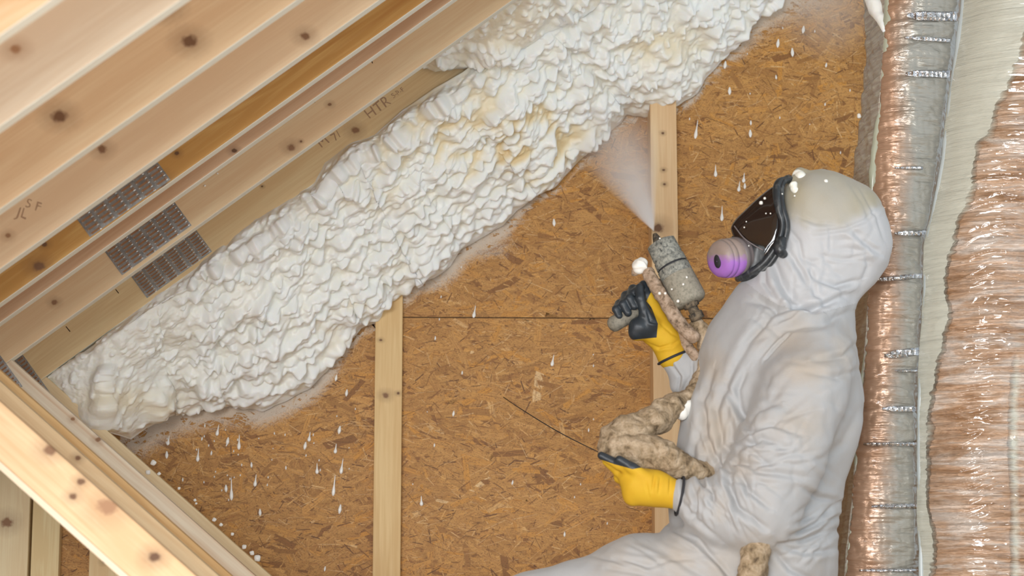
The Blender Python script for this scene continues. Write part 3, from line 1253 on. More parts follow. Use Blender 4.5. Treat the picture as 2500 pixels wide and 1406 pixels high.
NU, NV = 1250, 400
ux = np.linspace(118, 2200, NU)
uy = np.interp(ux, [p[0] for p in U_PX], [p[1] for p in U_PX])
Uc = np.stack([ux, uy - np.interp(ux, [118, 250, 650, 760, 1000], [1, 9, 7, -3, -4])], -1)
sfr = np.interp(ux, [p[0] for p in PAIR], [p[1] for p in PAIR])
Lx = poly_at(L_PX, sfr)
Lx[:, 1] -= np.interp(Lx[:, 0], [262, 400], [-6, 12])
Lx[:, 0] -= np.interp(Lx[:, 0], [125, 200, 262, 400], [0, 12, 10, 0])
yU = np.interp(ux, [118, 900, 1100, 1400], [Y0 + 0.012, Y0 + 0.004, Y0 - 0.03, Y0 - 0.05])
yL = np.interp(Lx[:, 0], [118, 262, 325, 430, 3000], [Y0 + 0.045, Y0 + 0.05, -0.20, -0.012, -0.012])
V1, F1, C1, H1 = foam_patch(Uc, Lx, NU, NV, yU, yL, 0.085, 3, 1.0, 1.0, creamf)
# foam filling the next bay at the top, over the face of the first truss
NU2, NV2 = 640, 200
s = np.linspace(0, 1, NU2)
U2 = poly_at([(968, 92), (1012, 40), (1062, -4), (1200, -105), (1400, -250), (1700, -470)], s)
L2 = poly_at([(974, 100), (1022, 158), (1062, 176), (1230, 150), (1440, 30), (1800, -220)], s)
V2, F2, C2, H2 = foam_patch(U2, L2, NU2, NV2, np.interp(U2[:, 0], [968, 1062, 1200], [Y0 - 0.01, TY[1] + 0.04, TY[1] + 0.045]),
                            np.interp(L2[:, 0], [968, 1062, 1230], [Y0 - 0.008, Y0 - 0.012, Y0 - 0.05]), 0.03, 8, 1.0, 0.8, creamf)
Vf = np.concatenate([V1, V2])
Ff = np.concatenate([F1, F2 + len(V1)])
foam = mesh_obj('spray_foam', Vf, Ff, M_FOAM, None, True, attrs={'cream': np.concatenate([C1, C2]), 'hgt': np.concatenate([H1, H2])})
foam['kind'] = 'stuff'
tag(foam, 'thick white lumpy spray foam filling the rafter bay under the roof', 'spray foam')

# ------------------------------------------------------------------ foam drips on the wall
def drip_mesh(name, tail):
    V = []
    prof = [(0, .02), (.12, .5), (.28, .85), (.45, 1.0), (.62, .85), (.8, .55), (.92, .4), (1, .05)] if tail == 0 else \
        [(0, .05), (.05, .6), (.13, .95), (.24, 1.0), (.36, .75), (.5, .42), (.7, .28), (.88, .2), (1, .03)]
    seg = 10
    for z, r_ in prof:
        for a in np.linspace(0, 2 * np.pi, seg, endpoint=False):
            V.append((0.5 * r_ * math.cos(a), 0.32 * r_ * math.sin(a), z))
    F = grid_faces(len(prof), seg, True)
    me = mesh_obj(name, V, F, M_DRIP)
    d = me.data
    bpy.data.objects.remove(me)
    return d


DM = [drip_mesh('foam_drip', 0), drip_mesh('foam_drip', 1)]
drips = [(529, 1035, 1064), (554, 1067, 1087), (583, 1060, 1098), (482, 1094, 1127), (407, 1101, 1120), (409, 1062, 1087), (754, 1053, 1078),
         (743, 1078, 1098), (827, 1039, 1060), (818, 1082, 1107), (832, 1118, 1157), (813, 1159, 1211), (565, 1165, 1222), (622, 1157, 1188),
         (552, 1183, 1202), (774, 1130, 1157), (828, 1231, 1255), (614, 1128, 1142), (698, 1137, 1147), (446, 1166, 1176), (492, 1066, 1076),
         (500, 1034, 1044), (635, 1242, 1260), (792, 1382, 1395), (763, 914, 940), (819, 914, 931), (845, 950, 968), (1156, 744, 776),
         (1347, 864, 894), (1062, 820, 831), (1106, 1002, 1017), (1353, 533, 553), (1960, 61, 82), (1989, 72, 80), (1898, 93, 117),
         (1935, 115, 139), (1769, 147, 168), (2016, 152, 165), (1895, 182, 194), (1781, 211, 232), (2014, 250, 259), (1697, 288, 339),
         (1833, 293, 306), (1832, 315, 336), (1747, 400, 432), (1815, 420, 446), (1803, 440, 468), (1818, 446, 462), (1762, 500, 540), (1668, 640, 658),
         (1437, 1045, 1055), (1378, 1298, 1311), (1029, 1210, 1235), (1060, 1082, 1092), (1250, 1172, 1184), (1128, 905, 915), (515, 1100, 1112)]
r = random.Random(3)
for _ in range(70):
    if r.random() < 0.62:
        x, y = r.gauss(600, 130), r.gauss(1110, 60)
    elif r.random() < 0.5:
        x, y = r.uniform(1000, 1560), r.uniform(560, 1300)
    else:
        x, y = r.uniform(1680, 2080), r.uniform(60, 420)
    Ly = 1406
    # must lie below the foam edge
    fy = np.interp(x, LF[4:, 0], LF[4:, 1])
    if y < fy + 18 or not (390 < x < 2080) or (905 < x < 990) or (1575 < x < 1665) or (x < 700 and y > 1000 + (x - 330) * 0.95 + 20):
        continue
    drips.append((x, y, y + r.uniform(3, 8)))
for x, y0_, y1_ in drips:
    L = (y1_ - y0_)
    o = bpy.data.objects.new('foam_drip', DM[1 if L > 24 else 0])
    q = P(x, y1_, -0.0045)
    o.location = q.tolist()
    L /= 785.0
    w = max(0.004, min(0.011, L * 0.42))
    o.scale = (w, min(w, 0.008), L)
    o.rotation_euler = (0, r.uniform(-0.05, 0.2), 0)
    COL.objects.link(o)
    big = 'long' if L * 785 > 24 else ('short' if L * 785 > 11 else 'tiny')
    if x < 905:
        fy = np.interp(x, LF[4:, 0], LF[4:, 1])
        if y1_ - fy < 75:
            zn = 'just under the foam edge'
        elif x > 790:
            zn = 'near that stud'
        elif x < 500:
            zn = 'beside the sloping web'
        elif y1_ > 1170:
            zn = 'low on the OSB'
        else:
            zn = 'halfway down the OSB'
        g = (big + ' white foam drip left of the middle stud, ' + zn, 'foam drips on the left OSB, ' + big + ', ' + zn)
    elif x < 1590:
        zn = 'above the board joint' if y1_ < 778 else ('below the board joint' if y1_ < 1000 else 'far below the board joint')
        g = (big + ' white foam drip between the two tall studs, ' + zn, 'foam drips on the middle OSB, ' + big + ', ' + zn)
    else:
        zn = 'near the top of the photo' if y1_ < 170 else ('level with the foam tip' if y1_ < 345 else 'above the mask')
        g = (big + ' foam drip on the OSB right of the gun, ' + zn, 'foam drips on the right OSB, ' + big + ', ' + zn)
    tag(o, g[0], 'foam drip', g[1])
# little foam crumbs on the lower web
r = random.Random(9)
CR = drip_mesh('foam_crumb', 0)
for x, y, s_ in ((376, 1128, 17), (357, 1150, 15), (388, 1155, 11), (440, 1190, 9), (475, 1220, 9), (524, 1267, 13), (540, 1280, 11), (570, 1302, 10),
                 (600, 1332, 14), (622, 1358, 20), (612, 1348, 14), (228, 1040, 5), (480, 1228, 7), (530, 423, 5), (502, 452, 6)):
    o = bpy.data.objects.new('foam_crumb', CR)
    yy = TY[1] - 0.004 if y < 500 else Y0 - 0.003
    o.location = P(x, y + s_ * 0.5, yy).tolist()
    s2 = s_ / 800.0
    o.scale = (s2 * 0.9, s2 * 0.8, s2 * 0.8)
    o.rotation_euler = (r.uniform(-.3, .3), r.uniform(-1, 1), 0)
    COL.objects.link(o)
    if y < 500:
        tag(o, 'tiny white foam speck on the second roof truss from the foam', 'foam crumb', 'foam specks on the truss face')
    else:
        tag(o, 'white foam crumb stuck along the edge of the sloping web at lower left', 'foam crumb', 'foam crumbs on the web edge')

#@@PART2@@
# ------------------------------------------------------------------ the installer
person = thing('person', B(1880, 1520, 0), 'person in white hooded coverall, respirator and yellow gloves, spraying foam from a gun',
               'person')


def add_folds(V, N, folds):
    """folds: (points px, width px, amplitude m) soft valleys and ridges"""
    px, py = proj(V)
    front = np.clip(-N[:, 1] * 2.0 + 0.35, 0, 1)
    D = np.zeros(len(V))
    for pts, w, a in folds:
        xs = [p[0] for p in pts]
        ys = [p[1] for p in pts]
        m = (px > min(xs) - 3 * w) & (px < max(xs) + 3 * w) & (py > min(ys) - 3 * w) & (py < max(ys) + 3 * w) & (front > 0)
        if not m.any():
            continue
        x, y = px[m], py[m]
        best = np.full(len(x), 1e9)
        sgn = np.zeros(len(x))
        tpos = np.zeros(len(x))
        n = len(pts) - 1
        for i in range(n):
            (x0, y0), (x1, y1) = pts[i], pts[i + 1]
            vx, vy = x1 - x0, y1 - y0
            L = vx * vx + vy * vy + 1e-9
            t_ = np.clip(((x - x0) * vx + (y - y0) * vy) / L, 0, 1)
            d = np.hypot(x - x0 - t_ * vx, y - y0 - t_ * vy)
            k = d < best
            best = np.where(k, d, best)
            sgn = np.where(k, np.sign(vx * (y - y0) - vy * (x - x0)), sgn)
            tpos = np.where(k, (i + t_) / n, tpos)
        taper = np.sin(np.pi * np.clip(tpos * 0.92 + 0.04, 0, 1)) ** 0.6
        # sharp valley with a ridge on one side
        q = best / w
        prof = -np.exp(-(q * 1.8) ** 2) + 0.6 * np.exp(-((q * sgn - 1.0) * 1.1) ** 2)
        D[m] += 0.72 * a * prof * taper
    return V + N * (D * front)[:, None]


def bundle(cx, cy, sx, sy, ang, spread, n, L0, L1, w0, w1, a0, a1, seed):
    r = random.Random(seed)
    out = []
    for _ in range(n):
        x, y = cx + r.uniform(-1, 1) * sx, cy + r.uniform(-1, 1) * sy
        t_ = math.radians(ang + r.gauss(0, spread))
        L = r.uniform(L0, L1) / 2
        c = r.uniform(-0.25, 0.25) * L
        dx, dy = math.cos(t_), math.sin(t_)
        out.append(([(x - dx * L, y - dy * L), (x - dy * c * .5, y + dx * c * .5), (x + dx * L, y + dy * L)],
                    r.uniform(w0, w1), r.uniform(a0, a1) * 0.001))
    return out


# ---- coverall (torso, arms, legs in one surface)
S = SDF((-0.62, -1.68, -0.01), (1.17, -0.86, 1.22), 0.0062)
def c(p0, p1, r0, r1, k=.04, sy=1.0):
    S.cone(B(*p0), B(*p1), r0 * .001, r1 * .001, k, sy)


c((1928, 800, 10), (1905, 900, 0), 152, 178, .05, .85)
c((1905, 900, 0), (1897, 1000, 0), 178, 196, .05, .82)
c((1897, 1000, 0), (1866, 1120, 0), 196, 194, .05, .82)
c((1866, 1120, 0), (1848, 1240, 0), 194, 184, .05, .85)
c((1848, 1240, 0), (1868, 1380, 0), 184, 170, .05, .95)
c((1960, 690, 0), (1945, 800, 0), 92, 120, .05, .9)          # neck
c((1860, 745, 10), (1815, 850, 10), 62, 90, .05, .9)         # chest flap
c((1760, 1050, -20), (1722, 1240, -20), 85, 72, .06, 1.2)    # loose front
c((1725, 1270, 10), (1700, 1330, 10), 60, 60, .05, 1.2)
# near (left) arm
c((1990, 880, -110), (1958, 960, -165), 92, 104, .04)
c((1958, 960, -165), (1905, 1100, -200), 104, 106, .022)
c((1905, 1100, -200), (1845, 1238, -215), 106, 102, .022)
c((1845, 1238, -205), (1752, 1243, -205), 98, 80, .03)
c((1752, 1243, -205), (1690, 1218, -190), 80, 50, .02)
c((1690, 1218, -190), (1664, 1209, -185), 50, 41, .01)
# far (right) arm
c((1860, 860, 110), (1760, 940, 90), 85, 62, .04)
c((1760, 940, 90), (1682, 915, 75), 62, 46, .03)
c((1682, 915, 75), (1640, 868, 62), 44, 36, .02)
c((1672, 925, 70), (1655, 945, 70), 30, 18, .02)
# thighs
c((1880, 1370, -85), (1700, 1420, -110), 140, 118, .05)
c((1700, 1420, -110), (1556, 1424, -120), 118, 112, .04)
c((1556, 1424, -120), (1310, 1466, -110), 104, 62, .03)
c((1310, 1466, -110), (1130, 1478, -100), 62, 46, .03)
c((1130, 1478, -100), (1060, 1462, -90), 44, 42, .02)
# hood
c((2010, 530, 0), (2035, 545, 0), 116, 118, .04, .92)
c((2035, 545, 0), (2060, 600, 0), 112, 96, .04, .92)
c((2068, 600, 0), (2060, 650, 0), 98, 84, .04, .9)
c((1960, 500, 0), (1965, 600, 0), 62, 60, .04, 1.5)
c((1975, 600, 0), (1925, 650, 0), 90, 66, .04, 1.0)
c((1925, 650, 0), (1900, 720, 0), 60, 62, .04, 1.1)
c((2010, 660, 0), (1985, 735, 0), 92, 92, .04, .95)
c((2066, 545, 0), (2088, 600, 0), 84, 62, .04, .9)
c((2136, 560, -20), (2150, 590, -20), 16, 14, .03)           # peak at the back
c((2140, 640, 0), (2120, 660, 0), 14, 20, .03)
S.cone(B(1952, 425, -25), B(1972, 430, -30), .020, .017, .008)
S.cone(B(1990, 428, -20), B(2008, 424, -10), .015, .014, .008)
S.cone(B(1940, 440, -40), B(1945, 470, -60), .016, .014, .012)
# far thigh
c((1860, 1370, 100), (1690, 1352, 130), 120, 88, .05)
c((1690, 1352, 130), (1470, 1470, 150), 84, 58, .03)
c((1470, 1470, 150), (1330, 1482, 150), 58, 44, .03)
c((1330, 1482, 150), (1270, 1460, 150), 44, 42, .02)
V, F = S.mesh(2)
V, F = subdiv(V, F)
V = laplace(V, F, 3)
N = normals(V, F)
if (N * (V - V.mean(0))).sum() < 0:
    F = F[:, ::-1]
    N = -N
V = V + N * (fbm(V * np.array([1, 1, .7]), 9, 3, 3) * 0.0065)[:, None]
folds = [
    ([(1778, 955), (1808, 1010), (1822, 1040)], 14, .012), ([(1740, 905), (1716, 980), (1722, 1060), (1745, 1110)], 13, .010),
    ([(1790, 900), (1748, 1000), (1760, 1080), (1800, 1130)], 15, .010), ([(1822, 905), (1800, 950), (1815, 1035)], 12, .008),
    ([(1822, 1042), (1850, 1000), (1900, 985)], 12, .007), ([(1822, 1050), (1880, 1035), (1960, 1062)], 12, .007),
    ([(1808, 1090), (1860, 1070), (1920, 1090)], 12, .006), ([(1800, 1120), (1850, 1150), (1960, 1165)], 13, .007),
    ([(1780, 1140), (1778, 1185), (1800, 1240), (1870, 1290)], 13, .012), ([(1800, 1150), (1830, 1200), (1880, 1240)], 12, .009),
    ([(1700, 1050), (1725, 1110), (1700, 1200)], 13, .008), ([(1730, 1090), (1762, 1140), (1795, 1150)], 12, .008),
    ([(1740, 960), (1700, 1080), (1665, 1200)], 12, .006),
    ([(1930, 812), (1890, 850), (1865, 880)], 5, .007), ([(2095, 835), (2060, 870), (1990, 880)], 12, .007),
    ([(2098, 900), (2050, 920), (1960, 905)], 13, .006), ([(2060, 720), (2000, 752), (1900, 760), (1850, 730)], 13, .011),
    ([(2075, 760), (2010, 790), (1900, 800)], 14, .008), ([(1900, 700), (1935, 750), (1990, 762)], 13, .011),
    ([(1880, 770), (1830, 830), (1790, 900)], 16, .007), ([(1985, 770), (1900, 820), (1850, 880)], 16, .006),
    ([(2040, 1230), (1990, 1280), (1930, 1310)], 12, .009), ([(2045, 1260), (2000, 1300), (1960, 1320)], 12, .008),
    ([(2040, 1290), (1960, 1318), (1900, 1330)], 10, .007), ([(2042, 1220), (2000, 1215), (1960, 1190)], 12, .007),
    ([(1900, 1330), (1960, 1350), (2030, 1345)], 12, .006), ([(1890, 1345), (1930, 1390), (1990, 1420)], 13, .008),
    ([(1640, 1290), (1700, 1320), (1760, 1380), (1790, 1420)], 12, .011), ([(1560, 1320), (1640, 1360), (1740, 1420)], 16, .006),
    ([(1480, 1385), (1560, 1400), (1640, 1420)], 12, .006), ([(1500, 1360), (1600, 1385)], 10, .005),
    ([(1665, 1225), (1700, 1270), (1760, 1320)], 10, .006), ([(1690, 1180), (1700, 1230), (1690, 1270)], 9, .007),
    ([(1705, 1170), (1740, 1200), (1735, 1250)], 10, .006), ([(1655, 955), (1660, 920), (1640, 890)], 7, .006), ([(1668, 950), (1690, 915), (1690, 880)], 7, .005),
    ([(2100, 1000), (2060, 1080), (2000, 1130)], 22, .006), ([(1700, 800), (1690, 860)], 10, .004),
]
NMAIN = len(folds)
folds += bundle(1780, 1215, 70, 70, 62, 14, 34, 50, 120, 6, 10, 2.5, 5.5, 1)      # elbow creases
folds += bundle(1890, 1060, 75, 75, -18, 22, 26, 60, 140, 8, 13, 2, 4.5, 2)       # upper arm creases
folds += bundle(1840, 1130, 40, 60, 15, 18, 16, 60, 130, 7, 11, 2.5, 5, 3)
folds += bundle(1990, 1290, 50, 60, -28, 14, 14, 60, 130, 8, 12, 3, 6, 4)
folds += bundle(1940, 780, 110, 40, -20, 24, 16, 60, 140, 9, 14, 2.5, 5, 5)
folds += bundle(1750, 1040, 50, 130, 100, 12, 16, 90, 200, 9, 15, 2.5, 5, 6)
folds += bundle(1980, 950, 110, 90, 20, 40, 16, 70, 180, 12, 20, 1.5, 3.5, 7)
folds += bundle(1700, 1215, 35, 40, 75, 12, 10, 40, 80, 6, 9, 2.5, 4, 8)
folds += bundle(1600, 1370, 120, 30, 22, 14, 12, 80, 200, 9, 14, 2, 4.5, 9)
folds += bundle(1990, 1120, 80, 100, 60, 40, 12, 70, 160, 12, 20, 1.5, 3, 12)
folds = [(a_, w_ * 1.1, h_ * 1.7) for a_, w_, h_ in folds[:NMAIN]] + folds[NMAIN:]
hf = [
    ([(1940, 525), (1990, 545), (2040, 548)], 9, .005), ([(1985, 570), (2060, 560), (2110, 540), (2155, 500)], 9, .007),
    ([(2080, 560), (2110, 590), (2150, 620)], 14, .014), ([(1885, 632), (1905, 685), (1940, 735), (1985, 757)], 18, .026),
    ([(1925, 615), (1955, 660), (1975, 700)], 15, .014), ([(1990, 620), (2060, 635), (2130, 615)], 9, .004),
    ([(1995, 680), (2040, 700), (2095, 685)], 12, .016), ([(2025, 550), (2027, 615)], 6, .004),
    ([(1870, 640), (1868, 690), (1900, 740)], 10, .009), ([(1980, 660), (1990, 720), (2030, 750)], 12, .008),
    ([(2070, 440), (2110, 500), (2125, 545)], 10, .004), ([(2100, 460), (2140, 530), (2160, 590)], 8, .005),
    ([(1925, 560), (1950, 590), (1960, 640)], 10, .006), ([(2110, 600), (2120, 650), (2100, 700)], 12, .006),
]
hf += bundle(1985, 670, 70, 50, 50, 25, 16, 40, 90, 7, 11, 2, 4, 21) + bundle(2060, 600, 70, 40, 10, 30, 12, 40, 100, 7, 11, 1.5, 3, 22)
V = add_folds(V, N, folds + hf)
px, py = proj(V)
stain = np.zeros(len(V))
for cx_, cy_, sx_, sy_, a_ in ((1985, 900, 90, 50, .5), (1740, 1050, 50, 130, .55), (1750, 900, 40, 60, .45), (1960, 1030, 90, 60, .35),
                               (1700, 1370, 200, 60, .45), (1790, 1130, 60, 40, .45), (1930, 830, 90, 45, .45), (1730, 1190, 60, 40, .3),
                               (2060, 860, 40, 70, .35), (1760, 1235, 30, 50, .4)):
    stain = np.maximum(stain, a_ * np.exp(-(((px - cx_) / sx_) ** 2 + ((py - cy_) / sy_) ** 2)))
edge = 540 + 14 * np.sin((px - 1920) / 60.0) + np.where(px > 2040, -(px - 2040) * 0.28, 0) - 14 * np.clip((1960 - px) / 40, 0, 1)
hst = 1 / (1 + np.exp((py - edge + 10 * vnoise(V, 60, 4)) / 7.0))
hst = np.clip(hst * (0.80 + 0.2 * vnoise(V, 20, 5)), 0, 1)
seam = np.interp(px, [1820, 1860, 1900, 1990, 2090], [690, 722, 748, 768, 742])
fh = (py < seam)[F].all(1) & (px > 1800)[F].all(1)


def sub_mesh(name, mask, mat, at):
    Fm = F[mask]
    used = np.unique(Fm)
    remap = np.full(len(V), -1, dtype=np.int64)
    remap[used] = np.arange(len(used))
    return mesh_obj(name, V[used], remap[Fm], mat, person, True, attrs={'stain': at[used]})


sub_mesh('coverall', ~fh, M_SUIT, stain)
sub_mesh('hood', fh, M_HOOD, hst)

# ---- body: head with a face, neck, trunk and limbs inside the suit
S = SDF((-0.35, -1.55, 0.0), (1.12, -0.95, 1.16), 0.009)
c((2030, 560, 0), (2000, 590, 0), 92, 88, .03, .85)
c((1975, 630, 0), (1925, 668, 0), 62, 38, .03, .8)          # jaw
c((1925, 520, 0), (1935, 600, 0), 42, 46, .03, 1.1)         # face
c((1908, 545, 0), (1893, 590, 0), 9, 15, .012, .8)          # nose
c((1902, 628, 0), (1908, 634, 0), 13, 12, .012, 1.6)        # lips
c((1918, 530, -38), (1921, 534, -40), 17, 17, .014)         # brow and eye mounds
c((1918, 530, 38), (1921, 534, 40), 17, 17, .014)
c((2020, 575, -82), (2024, 600, -82), 14, 10, .01)          # ear
c((2010, 640, 0), (1960, 780, 0), 62, 66, .04)
c((1950, 800, 0), (1890, 1000, 0), 110, 130, .05, .95)
c((1890, 1000, 0), (1865, 1350, 0), 130, 125, .05, .95)
c((1985, 880, -105), (1905, 1100, -185), 62, 55, .04)
c((1905, 1100, -185), (1850, 1235, -200), 55, 48, .03)
c((1850, 1235, -200), (1668, 1209, -186), 46, 28, .03)
c((1860, 860, 110), (1690, 915, 75), 52, 32, .04)
c((1690, 915, 75), (1645, 872, 62), 32, 26, .02)
c((1865, 1370, -85), (1560, 1424, -118), 95, 66, .04)
c((1560, 1424, -118), (1330, 1466, -110), 64, 42, .03)
c((1855, 1370, 95), (1695, 1356, 128), 85, 60, .04)
c((1695, 1356, 128), (1480, 1468, 150), 56, 40, .03)
V, F = S.mesh(2)
N = normals(V, F)
if (N * (V - V.mean(0))).sum() < 0:
    F = F[:, ::-1]
mesh_obj('body', V, F, M_SKIN, person, True)

for q in (((1948, 428, -30), (1958, 436, -50), 16, 14), ((1985, 436, -52), (1996, 432, -34), 9, 11), ((1936, 452, -72), (1944, 470, -80), 11, 8), ((2012, 430, -20), (2030, 436, -50), 8, 6)):
    V, F = tube([B(*q[0]), B(*q[1])], [q[2] * .001, q[3] * .001], 20, 20, disp=lambda v: fbm(v, 90, 41) * .0022)
    mesh_obj('foam_crust', V, F, M_FOAM, person, attrs={'cream': np.full(len(V), 0.36)})

# ---- respirator
resp = bpy.data.objects.new('respirator', None)
resp.location = B(1905, 560, 0).tolist()
COL.objects.link(resp)
resp.parent = person
resp.matrix_parent_inverse = WORLDM[person.name].inverted()
WORLDM[resp.name] = Matrix.Translation(resp.location)
resp['label'] = 'black full face respirator with tinted visor and purple filter'


def hull(name, pts, mat, parent, sub=2, shrink=0.0):
    bm = bmesh.new()
    for p_ in pts:
        bm.verts.new(p_)
    bmesh.ops.convex_hull(bm, input=bm.verts)
    me = bpy.data.meshes.new(name)
    bm.to_mesh(me)
    bm.free()
    me.materials.append(mat)
    o = bpy.data.objects.new(name, me)
    COL.objects.link(o)
    o.parent = parent
    o.matrix_parent_inverse = WORLDM[parent.name].inverted()
    rm = o.modifiers.new('remesh', 'REMESH')
    rm.mode = 'VOXEL'
    rm.voxel_size = 0.0035
    rm.use_smooth_shade = True
    sm = o.modifiers.new('smooth', 'SMOOTH')
    sm.iterations = sub
    sm.factor = 0.7
    return o


hull('visor', [B(1905, 446, s * 60) for s in (-1, 1)] + [B(1912, 520, s * 84) for s in (-1, 1)] + [B(1902, 590, s * 80) for s in (-1, 1)] +
     [B(1872, 640, s * 62) for s in (-1, 1)] + [B(1820, 655, s * 42) for s in (-1, 1)] + [B(1781, 556, s * 34) for s in (-1, 1)] +
     [B(1794, 536, s * 40) for s in (-1, 1)] + [B(1846, 486, s * 56) for s in (-1, 1)] + [B(1880, 458, s * 60) for s in (-1, 1)],
     M_VISOR, resp, 70)
hull('nose_cup', [B(1800, 590, s * 38) for s in (-1, 1)] + [B(1800, 668, s * 34) for s in (-1, 1)] + [B(1838, 672, s * 50) for s in (-1, 1)] +
     [B(1893, 604, s * 66) for s in (-1, 1)] + [B(1850, 600, s * 66) for s in (-1, 1)] + [B(1786, 575, s * 20) for s in (-1, 1)],
     M_RUBBER, resp, 4)
# sealing frame ring round the visor
loop = [(1921, 438, -44), (1902, 446, -66), (1896, 470, -80), (1901, 510, -90), (1910, 545, -92), (1904, 580, -90), (1888, 612, -80), (1862, 645, -66),
        (1830, 668, -48), (1806, 678, -20), (1804, 680, 20), (1830, 668, 48), (1862, 645, 66), (1888, 612, 80), (1904, 580, 90), (1910, 545, 92),
        (1901, 510, 90), (1896, 470, 80), (1902, 446, 66), (1921, 438, 44), (1926, 436, 0), (1921, 438, -44)]
V, F = tube([B(*q) for q in loop], [.0085 + 0.002 * math.sin(i) for i in range(len(loop))], 140, 14)
mesh_obj('frame_ring', V, F, M_RUBBER, resp)
inner = [(x + 11 + (0 if y < 560 else 2), y + (4 if y > 640 else 0), dy * 0.99) for x, y, dy in loop]
V, F = tube([B(*q) for q in inner], [.0075] * len(inner), 140, 12)
mesh_obj('face_seal', V, F, M_RUBBER, resp)
V, F = tube([B(1908, 585, -90), B(1904, 610, -92), B(1915, 622, -88)], [.013, .016, .010], 30, 14, disp=lambda v: fbm(v, 90, 3) * .002)
mesh_obj('strap_buckle', V, F, M_RUBBER, resp)
V, F = tube([B(1793, 552, -40), B(1815, 580, -60), B(1840, 598, -72), B(1862, 610, -76)], [.0016] * 4, 30, 8)
mesh_obj('visor_seam', V, F, M_FRING, resp)
fa, fb = B(1748, 634, -62), B(1832, 622, -6)
V, F = lathe(fa, fb, [(0, .004), (0.0005, .028), (.005, .0395), (.013, .0455), (.019, .0470), (.020, .0455), (.022, .0455), (.023, .0478), (.034, .0488), (.035, .0472), (.037, .0472), (.038, .049), (.052, .0488), (.060, .047)], 40)
px, py = proj(V)
V = V + (V - (fa + fb) / 2) / 0.05 * (fbm(V, 60, 6)[:, None] * 0.0012)
dust = np.clip((628 - py) / 60.0 + 0.45, 0, 1)
fil = mesh_obj('filter_cartridge', V, F, M_FILTER, resp, True, attrs={'dust': dust})
fil['label'] = 'purple filter cartridge with tan dust on top'
ax_ = (fb - fa) / np.linalg.norm(fb - fa)
V, F = lathe(fa + ax_ * .058, fb, [(0, .001), (0, .047), (.004, .0495), (.012, .0495), (.016, .0455), (.022, .047), (.030, .046), (.034, .02), (.034, .001)], 40)
mesh_obj('cartridge_ring', V, F, M_FRING, resp)
V, F = lathe(B(1750, 638, -66), B(1750, 638, -66) + ax_ * 0.003, [(0, .001), (0, .011), (.003, .012), (.003, .0085)], 24)
V = (V - V.mean(0)) * np.array([1, 1, 1.5]) + V.mean(0)
mesh_obj('filter_opening', V, F, M_BIND, resp)
# dried blobs on the mask and hood
def blob(parent, x, y, dy, r_, mat=M_DRIP, name='foam_speck', sz=1.0):
    V, F = tube([B(x, y - r_ * .3, dy), B(x, y + r_ * .3 * sz, dy)], [r_ * .0009, r_ * .001], 6, 12)
    return mesh_obj(name, V, F, mat, parent)


for q in ((1858, 495, -64, 5), (1867, 484, -62, 3.5), (1909, 474, -86, 3), (1817, 555, -60, 2), (1828, 600, -62, 2), (1812, 600, -58, 2),
          (1870, 521, -80, 2), (1881, 521, -80, 2), (1822, 541, -60, 1.8), (1823, 610, -60, 4), (1811, 591, -50, 3)):
    blob(resp, *q)
for q in ((2016, 443, -85, 6), (1978, 452, -84, 3.5), (1938, 458, -82, 3), (2078, 541, -96, 3), (1940, 478, -90, 2.5)):
    blob(person, *q)


# ---- gloves
def glove(cones, blackf, lo, hi, label, folds=()):
    S = SDF(lo, hi, 0.0024)
    for p0, p1, r0, r1, k in cones:
        S.cone(B(*p0), B(*p1), r0 * .001, r1 * .001, k)
    V, F = S.mesh(2)
    V, F = subdiv(V, F)
    V = laplace(V, F, 2)
    N = normals(V, F)
    if (N * (V - V.mean(0))).sum() < 0:
        F = F[:, ::-1]
        N = -N
    if folds:
        V = add_folds(V, N, folds)
    px, py = proj(V)
    o = mesh_obj('glove', V, F, M_GLOVE, person, True, attrs={'black': blackf(px, py, V)})
    o['label'] = label
    return o


def bnd(pts, pad=0.06):
    a = np.array([B(*p) for p in pts])
    return a.min(0) - pad, a.max(0) + pad


far = [((1640, 868, 60), (1622, 822, 55), 37, 37, .01), ((1622, 822, 55), (1596, 770, 45), 36, 27, .02), ((1596, 770, 45), (1582, 722, 40), 25, 18, .02),
       ((1588, 812, 40), (1560, 800, 20), 28, 22, .02), ((1560, 800, 20), (1552, 815, 20), 22, 16, .02),
       ((1590, 790, 15), (1574, 762, 8), 18, 13, .015), ((1574, 762, 8), (1563, 728, 5), 13, 12, .008),     # thumb
       ((1563, 728, 5), (1562, 702, 12), 12, 11, .006),
       ((1582, 720, 45), (1572, 697, 40), 16, 13, .010), ((1572, 697, 40), (1550, 712, 20), 12, 10, .005),   # index finger curled to the trigger
       ((1580, 722, 50), (1546, 706, 45), 15, 12, .008), ((1546, 706, 45), (1537, 728, 14), 12, 10.5, .004), ((1537, 728, 14), (1548, 748, 10), 10.5, 9.5, .004),
       ((1576, 740, 62), (1528, 722, 50), 15, 12, .008), ((1528, 722, 50), (1521, 742, 16), 12, 10.5, .004), ((1521, 742, 16), (1533, 764, 12), 10.5, 10, .004),
       ((1572, 760, 68), (1512, 742, 48), 14, 11, .008), ((1512, 742, 48), (1504, 755, 20), 11, 10, .004), ((1504, 755, 20), (1512, 772, 16), 10, 9, .004)]
lo, hi = bnd([q[0] for q in far] + [q[1] for q in far])


def bf_far(px, py, V):
    # boundary of the black palm dip
    bx = np.interp(py, [690, 735, 750, 790, 830, 842], [1600, 1578, 1590, 1606, 1602, 1560])
    v = np.clip(0.5 + (bx - px) / 14.0, 0, 1)
    v = np.where(py > 838, 0, v)
    v = np.minimum(v, np.clip(0.5 + ((828 + (px - 1560) * -0.1) - py) / 8.0, 0, 1))
    return v


